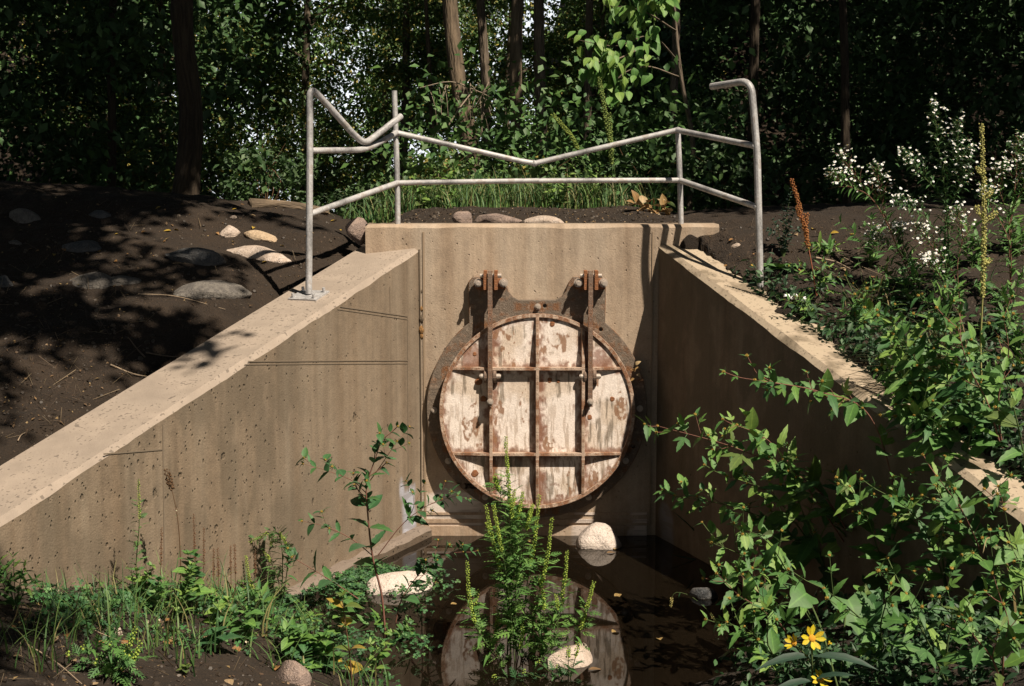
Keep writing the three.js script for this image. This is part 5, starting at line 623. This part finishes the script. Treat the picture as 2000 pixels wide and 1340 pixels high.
// ------------------------------------------------------------------ the thicket on the right
const THICKET = [ // base pixel, points of each stem, tip depth nearer the viewer, label
  [1800, 880, [[[1700, 815], [1600, 765], [1475, 742]]], 0.9, 0.12, 'long pinkish stem reaching left over the dark, highest branch from the right wing wall'],
  [1720, 1120, [[[1600, 960], [1450, 880], [1285, 832]], [[1560, 930], [1500, 860], [1440, 830]]], 0.4, 0.17, 'long leafy branch reaching farthest left over the dark wing wall'],
  [1650, 1130, [[[1540, 1040], [1430, 990], [1318, 968]], [[1560, 1030], [1500, 960], [1420, 930]]], 0.4, 0.17, 'beggar-ticks with brown heads left of the large lance leaves'],
  [1640, 1180, [[[1600, 1080], [1560, 980], [1540, 920]], [[1600, 1060], [1640, 990], [1650, 940]]], 0.5, 0.21, 'weed with the largest lance-shaped leaves amid the thicket'],
  [1600, 1230, [[[1540, 1150], [1460, 1090], [1390, 1060]], [[1550, 1140], [1500, 1060], [1450, 1030]]], 0.3, 0.16, 'leafy beggar-ticks at the left middle of the thicket above the grass blades'],
  [1560, 1260, [[[1500, 1200], [1440, 1160], [1400, 1120]], [[1510, 1200], [1480, 1150], [1470, 1110]]], 0.3, 0.15, 'beggar-ticks at the lower left edge of the thicket'],
  [1540, 1310, [[[1490, 1260], [1450, 1230], [1420, 1215]], [[1500, 1260], [1500, 1210], [1490, 1190]]], 0.2, 0.13, 'small beggar-ticks lowest at the left of the thicket'],
  [1760, 1190, [[[1720, 1090], [1690, 1000], [1660, 950]], [[1740, 1080], [1760, 1000], [1750, 960]]], 0.4, 0.15, 'beggar-ticks right of the large lance leaves'],
  [1860, 1190, [[[1830, 1090], [1790, 1010], [1740, 970]], [[1840, 1080], [1850, 1000], [1830, 950]]], 0.4, 0.14, 'beggar-ticks against the lower right wing wall edge'],
  [1950, 1180, [[[1920, 1090], [1880, 1000], [1830, 930]], [[1940, 1080], [1960, 1000], [1950, 950]]], 0.4, 0.15, 'beggar-ticks at the right edge below the wing wall'],
  [2010, 1260, [[[1990, 1180], [1950, 1120], [1900, 1080]], [[2000, 1180], [1990, 1100], [1970, 1060]]], 0.3, 0.15, 'beggar-ticks cut by the right edge of the photo'],
  [1740, 1300, [[[1710, 1240], [1660, 1190], [1610, 1150]], [[1720, 1230], [1730, 1180], [1740, 1140]]], 0.3, 0.13, 'shaded beggar-ticks behind the big lobed leaf'],
  [1850, 1330, [[[1820, 1270], [1790, 1210], [1770, 1160]], [[1850, 1260], [1860, 1200], [1850, 1150]]], 0.2, 0.14, 'beggar-ticks low in the thicket right of the hanging leaf'],
  [1960, 1345, [[[1940, 1290], [1900, 1240], [1880, 1200]], [[1960, 1270], [1970, 1220], [1960, 1180]]], 0.2, 0.14, 'beggar-ticks in the bottom right corner'],
  [1830, 830, [[[1800, 740], [1750, 660], [1670, 575]], [[1810, 730], [1770, 690], [1690, 630]]], 0.1, 0.12, 'leafy weed on the right bank leaning left above the dry grass'],
  [1870, 850, [[[1830, 770], [1780, 690], [1740, 620]], [[1850, 760], [1850, 680], [1830, 600]]], 0.1, 0.15, 'leafy weed on the right bank behind the dry grass tuft'],
  [1840, 880, [[[1815, 820], [1790, 760], [1745, 725]], [[1820, 830], [1790, 800], [1750, 790]]], 0.2, 0.17, 'large-leaved weed overhanging the right wing wall top'],
  [1960, 880, [[[1930, 790], [1890, 710], [1870, 640]], [[1950, 780], [1970, 690], [1960, 620]]], 0.1, 0.16, 'leafy weed right of the tall yellow-green stalk'],
  [1900, 960, [[[1860, 890], [1820, 840], [1800, 800]], [[1890, 880], [1900, 820], [1890, 770]]], 0.2, 0.17, 'broad weed where the wing wall top meets the right thicket'],
  [2010, 930, [[[1990, 840], [1970, 760], [1950, 700]]], 0.1, 0.16, 'weed at the right edge above the wing wall']];
THICKET.forEach(([bu, bv, stems, near, leaf, label], i) => {
  const b = rooted(bu, bv), r = rngOf(900 + i);
  weed({ name: 'beggar_ticks', label, group: undefined, seed: 930 + i, leaf: leaf * 1.5, gap: leaf * 0.85, skip: 0.2, face: 1, branchLen: 0.13, branchFrom: 0.35, branch: 0.85, headSize: 0.016, mats: i % 3 === 1 ? [...GREEN, GREEN[2], LIME[1]] : [...GREEN, GREEN[0], DEEP[2]], geos: leaf > 0.18 ? [LANCE[3], LANCE[2], LANCE[1]] : [LANCE[3], LANCE[2], LANCE[1], TRI[0], OVATE[0]], stemMat: i === 0 || i % 4 === 1 ? stemRed : stemGreen,
    stems: stems.map((px, k) => ({ pts: [b, ...line3(px, b.z + near * 0.35, b.z + near)], r: 0.006, from: i === 0 ? 0.25 : 0.2, k: k ? 0.85 : 1 })) });
});
// big lobed leaves low in the thicket
{ const lobed = (() => { const s = new THREE.Shape(), P0 = [[0, 0], [-0.16, 0.34], [-0.02, 0.5], [0.26, 0.42], [0.4, 0.5], [0.62, 0.36], [0.68, 0.2], [1, 0.02], [0.7, -0.18], [0.62, -0.36], [0.38, -0.48], [0.24, -0.4], [-0.02, -0.5], [-0.16, -0.32]]; P0.forEach(([x, y], i) => i ? s.quadraticCurveTo((P0[i - 1][0] + x) / 2 * 1.06, (P0[i - 1][1] + y) / 2 * 1.1, x, y) : s.moveTo(x, y)); const g = new THREE.ShapeGeometry(s, 4); g.rotateX(-Math.PI / 2); const p = g.attributes.position, uv = g.attributes.uv; for (let k = 0; k < p.count; k++) { const x = p.getX(k), z = p.getZ(k); uv.setXY(k, clamp(x), 0.5 - z); p.setY(k, 0.22 * Math.abs(z) - 0.25 * x * x); } g.computeVertexNormals(); return g; })();
  const b = rooted(1640, 1345), root = thing('burdock', 'big lobed green leaves low in the thicket behind the yellow flowers', 'plant', b), rel = (u, v, z) => P(u, v, z).sub(root.position);
  [[1655, 1172, 1680, 1225, 0.2, 1], [1738, 1262, 1760, 1340, 0.22, 3], [1645, 1296, 1625, 1330, 0.17, 3], [1575, 1160, 1545, 1180, 0.15, 1]].forEach(([u, v, tu, tv, s, k]) => { const z = b.z - 0.35, a = rel(u, v, z), t = rel(tu, tv, z + 0.12); part('leaf_stalk', tube([V(0, 0, 0), a.clone().multiplyScalar(0.55).add(V(0, 0.05, 0)), a], 0.004, 5, 8), stemGreen, root); putLeaf('leaf', root, lobed, GREEN[k], a, t.sub(a), V(0.1, 0.6, 0.75), s); }); }
// yellow flowers at the bottom right
{ const petal = leafGeo(1, 0.42, { segs: 4, peak: 0.6, tip: 0.55, fold: 0.15, droop: -0.15 }), pm = [leafMat(1, 0.84, 0.02, 0.2), leafMat(1, 0.74, 0.015, 0.2)], eye = (() => { const g = new THREE.SphereGeometry(1, 12, 8); g.scale(1, 0.6, 1); return g; })(), eyeMat = std({ color: lin(0.55, 0.27, 0.02) });
  const b = rooted(1592, 1352), root = thing('yellow_flower_plant', 'plant with bright yellow daisy flowers and long blue-green leaves at the bottom right', 'flower', b), z = b.z + 0.45, rel = (u, v, w = z) => P(u, v, w).sub(root.position), st = [];
  const fl = (u, v, s, face, open) => { const c = rel(u, v), f = new THREE.Group(); f.name = 'flower'; f.position.copy(c); f.quaternion.setFromUnitVectors(UP, face.normalize()); root.add(f); for (let k = 0; k < 8; k++) { const a = k / 8 * 6.283 + 0.2 * (k % 2); putLeaf('petal', f, petal, pm[k % 2], V(Math.cos(a) * s * 0.2, 0, Math.sin(a) * s * 0.2), V(Math.cos(a), open + 0.12 * (k % 3), Math.sin(a)), UP, s); } const e = part('eye', eye, eyeMat, f); e.scale.setScalar(s * 0.34); return c; };
  const a = fl(1586, 1247, 0.054, V(0.15, 0.45, 0.9), 0.25), c = fl(1551, 1257, 0.042, V(-0.75, 0.6, 0.4), 0.7), d = fl(1603, 1328, 0.045, V(0.2, 0.75, 0.6), 0.1), e = fl(1618, 1258, 0.016, V(0.6, 0.7, 0.3), 1.2), q = rel(1586, 1300);
  st.push(tube([V(0, 0, 0), q, a], 0.0045, 6, 10), tube([q, rel(1570, 1275), c], 0.003, 5, 8), tube([V(0, 0, 0), rel(1600, 1345), d], 0.003, 5, 8), tube([q, rel(1605, 1280), e], 0.002, 5, 8)); part('stem', merge(st), stemGreen, root);
  for (const [u, v, tu, tv, s] of [[1586, 1282, 1495, 1300, 0.29], [1588, 1282, 1700, 1298, 0.3], [1588, 1330, 1510, 1352, 0.24], [1590, 1328, 1660, 1320, 0.2]]) { const o = rel(u, v); putLeaf('leaf', root, NARROW[1], BLUISH[0], o, rel(tu, tv, z + 0.1).sub(o).add(V(0, 0.06, 0)), V(0, 1, 0.5), s); } }
// grass blades leaning over the water, left of the thicket
{ const one = (label, px, w, mat) => { const b = rooted(px[0][0], px[0][1]), pts = px.map(([u, v], i) => i ? P(u, v, b.z + 0.05 * i) : b), c = new THREE.CatmullRomCurve3(pts), pos = [], uv = [], idx = [], n = 14; for (let i = 0; i <= n; i++) { const t = i / n, q = c.getPoint(t).sub(b), tan = c.getTangent(t), s = tan.clone().cross(V(0.2, 0.3, 1)).normalize().multiplyScalar(w * (1 - t) ** 0.6 + 0.0006); pos.push(...q.clone().add(s).toArray(), ...q.clone().sub(s).toArray()); uv.push(t, 0.2, t, 0.8); if (i < n) idx.push(2 * i, 2 * i + 1, 2 * i + 2, 2 * i + 1, 2 * i + 3, 2 * i + 2); } const g = new THREE.BufferGeometry(); g.setAttribute('position', new THREE.Float32BufferAttribute(pos, 3)); g.setAttribute('uv', new THREE.Float32BufferAttribute(uv, 2)); g.setIndex(idx); g.computeVertexNormals(); const m = solo('tall_grass', g, mat, label, 'grass'); m.position.copy(b); };
  one('long blue-green grass blade leaning steeply left over the pool', [[1410, 1120], [1385, 1075], [1350, 1030], [1316, 1000]], 0.009, BLUISH[0]); one('broad grass blade lying flat to the left over the pool', [[1425, 1140], [1400, 1115], [1360, 1095], [1310, 1083]], 0.011, BLUISH[0]); one('grass blade rising at the right of the thicket', [[1960, 1240], [1950, 1130], [1945, 1060], [1925, 1050]], 0.009, GREEN[2]); one('drooping blade beside the right edge', [[1990, 1250], [1970, 1110], [1930, 1050], [1920, 1080]], 0.007, strawMats[0]);
  spikePlant({ name: 'foxtail', label: 'thin foxtail grass nodding over the dark pool at lower right', seed: 360, leaf: 0.06, gap: 0.25, bead: 0.0045, spikeMat: std({ color: lin(0.4, 0.34, 0.12) }), stems: [{ pts: [rooted(1440, 1300), ...line3([[1400, 1215], [1350, 1165], [1318, 1158], [1309, 1185]], rooted(1440, 1300).z + 0.05)], spike: 0.14, r: 0.002 }, { pts: [rooted(1440, 1300), ...line3([[1415, 1240], [1385, 1195]], rooted(1440, 1300).z)], spike: 0.3, r: 0.002 }] }); }
// dry tawny grass on the right bank
[[1800, 740, 130, 'tawny dry grass tuft spilling over the right bank above the wing wall'], [1850, 690, 70, 'smaller dry grass tuft behind the tawny one'], [1700, 610, 40, 'thin flattened dry grass on the soil right of the white paper']].forEach(([u, v, n, l], i) => blades({ at: rooted(u, v), n, L: 0.46, spread: 0.32, w: 0.0055, lean: 1.0, wind: V(-0.4, 0, 0.5), mats: strawMats, seed: 770 + i, label: l }));
// white asters
const ASTERS = [
  [1790, 560, [[[1745, 450], [1690, 370], [1640, 300]], [[1735, 440], [1720, 380], [1712, 330]], [[1700, 385], [1650, 360], [1628, 340]]], 'white aster whose leftmost branch leans out over the dark soil'],
  [1850, 580, [[[1850, 420], [1835, 300], [1822, 205]], [[1845, 400], [1800, 340], [1765, 300]], [[1850, 360], [1870, 310], [1868, 240]], [[1848, 430], [1880, 350], [1895, 290]], [[1840, 470], [1790, 410], [1750, 390]]], 'tallest white aster bush, rising above all others at the right'],
  [1975, 590, [[[1975, 440], [1985, 340], [1990, 270]], [[1970, 430], [1950, 360], [1960, 320]], [[1975, 420], [2005, 350], [2010, 300]], [[1970, 470], [1935, 400], [1925, 370]]], 'white aster bush cut by the right edge'],
  [1800, 560, [[[1770, 510], [1730, 480], [1705, 455]], [[1775, 500], [1760, 470], [1755, 445]]], 'low white aster near the rust-red stalk'],
  [1880, 620, [[[1860, 530], [1820, 480], [1790, 440]], [[1870, 520], [1880, 460], [1870, 410]], [[1850, 560], [1830, 530], [1815, 510]]], 'white aster in the middle of the bush beside the yellow-green stalk']];
ASTERS.forEach(([bu, bv, stems, label], i) => { const r = rngOf(1100 + i), b = rooted(bu, bv), root = thing('white_aster', label, 'flower', b), st = [], fol = []; let nf = 0;
  stems.forEach((px, j) => { const pts = [b, ...line3(px, b.z + 0.05 * (j - 1), b.z + 0.12 * (j - 1.5))].map(p => p.clone().sub(b)), c = new THREE.CatmullRomCurve3(pts, false, 'centripetal'), len = c.getLength(); st.push(tube(pts, t => 0.0045 * (1 - 0.7 * t), 5, 20));
    const n = Math.round(len / 0.02); for (let k = 0; k < n; k++) { const t = lerp(0.12, 1, k / n), tan = c.getTangent(t), d = perp(tan, k * 2.4).addScaledVector(tan, 0.7).normalize(), g = NARROW[k % 3].clone(); g.applyMatrix4(basis(c.getPoint(t), d, UP, lerp(0.15, 0.05, t))); fol.push(noIndex(g)); }
    for (let k = 0; k < 19; k++) { const t = 0.5 + 0.5 * Math.pow(k / 16, 0.8), tan = c.getTangent(t), p = c.getPoint(t), d = perp(tan, k * 2.4).addScaledVector(tan, 0.9).addScaledVector(UP, 0.5).normalize(), L = lerp(0.17, 0.04, (t - 0.5) * 2) * (0.7 + 0.6 * r()), q = p.clone().addScaledVector(d, L); st.push(tube([p, p.clone().lerp(q, 0.5).addScaledVector(tan, 0.1 * L), q], 0.0014, 4, 4));
      for (let m = 0; m < 3; m++) { const g2 = NARROW[(m + 1) % 3].clone(); g2.applyMatrix4(basis(p.clone().lerp(q, 0.2 + 0.25 * m), perp(d, m * 2.1 + r()).addScaledVector(d, 0.8), UP, 0.055)); fol.push(noIndex(g2)); const f = p.clone().lerp(q, 0.55 + 0.22 * m).add(V((r() - 0.5) * 0.1, (r() - 0.4) * 0.08, (r() - 0.5) * 0.1)); if (nf++ < 290 && r() < 0.8) putLeaf('flower', root, DAISY, vcMat, f, perp(UP, r() * 6), V(r() - 0.5, 0.8, 0.5 + r() * 0.6), 0.0108 * (0.75 + 0.5 * r())); const g = NARROW[m].clone(); g.applyMatrix4(basis(f, V(r() - 0.5, r() - 0.3, r() - 0.5).normalize(), UP, 0.03)); fol.push(noIndex(g)); } } });
  part('stem', merge(st), i % 2 ? stemGreen : stemRed, root); part('foliage', merge(fol), GREEN[i % 2 ? 3 : 0], root).userData.kind = 'stuff'; });
// other plants of the right bank
{ const b = rooted(1925, 830), z = b.z; spikePlant({ name: 'evening_primrose', label: 'tall yellow-green stalk with small side spikes standing among the asters', seed: 370, leaf: 0.05, gap: 0.05, cut: 0, bead: 0.008, mats: [LIME[1], GREEN[4]], spikeMat: std({ color: lin(0.42, 0.4, 0.13) }), stemMat: stemPale, stems: [{ pts: [b, ...line3([[1915, 700], [1920, 550], [1922, 400], [1917, 240]], z)], spike: 0.55, r: 0.008, from: 0.2 }, { pts: line3([[1921, 440], [1935, 425], [1948, 412]], z), spike: 0.6 }, { pts: line3([[1921, 430], [1910, 415], [1908, 400]], z), spike: 0.6 }, { pts: line3([[1922, 395], [1932, 380], [1938, 368]], z), spike: 0.6 }, { pts: line3([[1920, 520], [1930, 512], [1936, 505]], z), spike: 0.6 }, { pts: line3([[1921, 350], [1912, 335], [1910, 325]], z), spike: 0.6 }] }); }
{ const b = rooted(1596, 575), z = b.z; spikePlant({ name: 'dry_dock', label: 'rust-red dry dock stalk standing on the soil right of the railing post', seed: 371, leaf: 0.02, gap: 0.2, bead: 0.0085, spikeMat: std({ color: lin(0.3, 0.12, 0.035) }), stemMat: std({ color: lin(0.3, 0.1, 0.05) }), stems: [{ pts: [b, ...line3([[1582, 500], [1566, 420], [1545, 348]], z)], spike: 0.6, r: 0.006 }, { pts: line3([[1578, 470], [1574, 440], [1577, 415]], z), spike: 0.8 }, { pts: line3([[1572, 440], [1560, 415], [1557, 400]], z), spike: 0.8 }] }); }
{ const b = rooted(1530, 500), r = rngOf(77), st = [[1545, 370], [1530, 400], [1560, 395], [1510, 430], [1540, 430], [1570, 440], [1500, 450]].map(([u, v]) => ({ pts: [b, P((u + 1530) / 2, (v + 470) / 2, b.z), P(u, v, b.z + 0.1 * (r() - 0.5))], r: 0.003, gap: 0.035 })); weed({ name: 'bluish_herb', label: 'blue-green bushy herb in half shade right of the railing post', seed: 780, leaf: 0.055, heads: false, mats: BLUISH, geos: [OVATE[0], OVATE[1]], stemMat: stemGreen, stems: st }); }
{ const b = G(1525, 530), r = rngOf(78), root = thing('dock_rosette', 'low rosette of broad crinkled leaves at the foot of the right railing post', 'plant', b); part('crown', new THREE.SphereGeometry(0.015, 8, 6), stemGreen, root); for (let k = 0; k < 15; k++) { const a = k * 2.4; putLeaf('leaf', root, OVATE[k % 3], GREEN[k % 4], V(0, 0.015, 0), V(Math.cos(a), 0.55 - 0.3 * r(), Math.sin(a) * 0.8), V(0, 1, 0.2), 0.12 + 0.07 * r()); } }
[[1470, 640, 0.16, 'small weed on the right wing wall top beside the white paper', 1585, 612], [0, 0, 0.2, 'small weed with yellow buds at the clod on the right wall top', 1600, 570], [0, 0, 0.22, 'leafy weed draped on the soil between the paper and the dry grass', 1690, 645], [0, 0, 0.16, 'lance-leaved weed behind the flattened dry grass', 1740, 590], [0, 0, 0.2, 'weed under the low white aster', 1760, 560], [0, 0, 0.14, 'small green seedling on the soil right of the rust-red stalk', 1625, 495], [0, 0, 0.2, 'leafy weed at the edge of the wing wall below the dry grass', 1775, 790], [0, 0, 0.2, 'dark-leaved weed under the tall yellow-green stalk', 1900, 780]].forEach(([, , h, l, u, v], i) => { const p = rooted(u, v), r = rngOf(790 + i), st = []; for (let k = 0; k < 5; k++) { const d = V((r() - 0.6) * 0.35, h * (0.5 + 0.8 * r()), 0.1 * r()); st.push({ pts: [p, p.clone().addScaledVector(d, 0.5).add(V(0, 0.03, 0)), p.clone().add(d)], r: 0.003, gap: 0.06 }); } weed({ name: 'leafy_weed', label: l, seed: 800 + i, leaf: 0.1 + 0.02 * (i % 3), headSize: 0.01, branch: 0.3, heads: i < 3, mats: GREEN, geos: LANCE, stemMat: stemGreen, stems: st }); });
[[1700, 520, 1690, 440, 'dim leafy weed behind the low white aster'], [1780, 600, 1790, 500, 'leafy weed between the two leftmost asters'], [1830, 640, 1850, 540, 'tall leafy weed left of the yellow-green stalk'], [1960, 660, 1965, 520, 'leafy weed right of the yellow-green stalk under the asters'], [1990, 740, 2000, 600, 'dim weed cut by the right edge below the asters'], [1900, 520, 1905, 430, 'dark weed behind the asters near the right edge'], [1990, 500, 1990, 400, 'dark weed behind the asters at the right edge']].forEach(([u, v, tu, tv, l], i) => { const b = rooted(u, v), r = rngOf(850 + i), st = []; for (let k = 0; k < 5; k++) st.push({ pts: [b, P((u + tu) / 2 + (r() - 0.5) * 40, (v + tv) / 2, b.z), P(tu + (r() - 0.5) * 110, tv + (r() - 0.3) * 60, b.z + (r() - 0.5) * 0.3)], r: 0.004, gap: 0.08 }); weed({ name: 'leafy_weed', label: l, seed: 860 + i, leaf: 0.15, heads: false, mats: GREEN.slice(0, 4), geos: LANCE, stemMat: stemGreen, stems: st }); });
// shaded undergrowth deep in the thicket
{ const r = rngOf(95), root = thing('ground_cover', 'tangle of small shaded leaves deep in the right thicket', 'ground cover'); root.userData.kind = 'stuff'; const spots = []; for (let k = 0; k < 150; k++) { const u = 1440 + r() * 580, v = 1030 + r() * 320; spots.push(G(u, v)); } for (let k = 0; k < 60; k++) spots.push(G(1640 + r() * 360, 600 + r() * 320));
  leafCloud('leaves', root, 7000, () => { const c = spots[Math.floor(r() * spots.length)], x = c.x + (r() + r() - 1) * 0.25, z = c.z + (r() + r() - 1) * 0.25; return [V(x, Math.max(0, ground(x, z)) + 0.02 + 0.22 * r() * r(), z), 0.06 * (0.6 + 0.8 * r())]; }, [[0.03, 0.1, 0.03], [0.045, 0.13, 0.035], [0.025, 0.08, 0.03]], r, cloudThin, leafGeo(1, 0.45, { segs: 3, droop: 0.3 })); }
renderer.render(scene, camera);
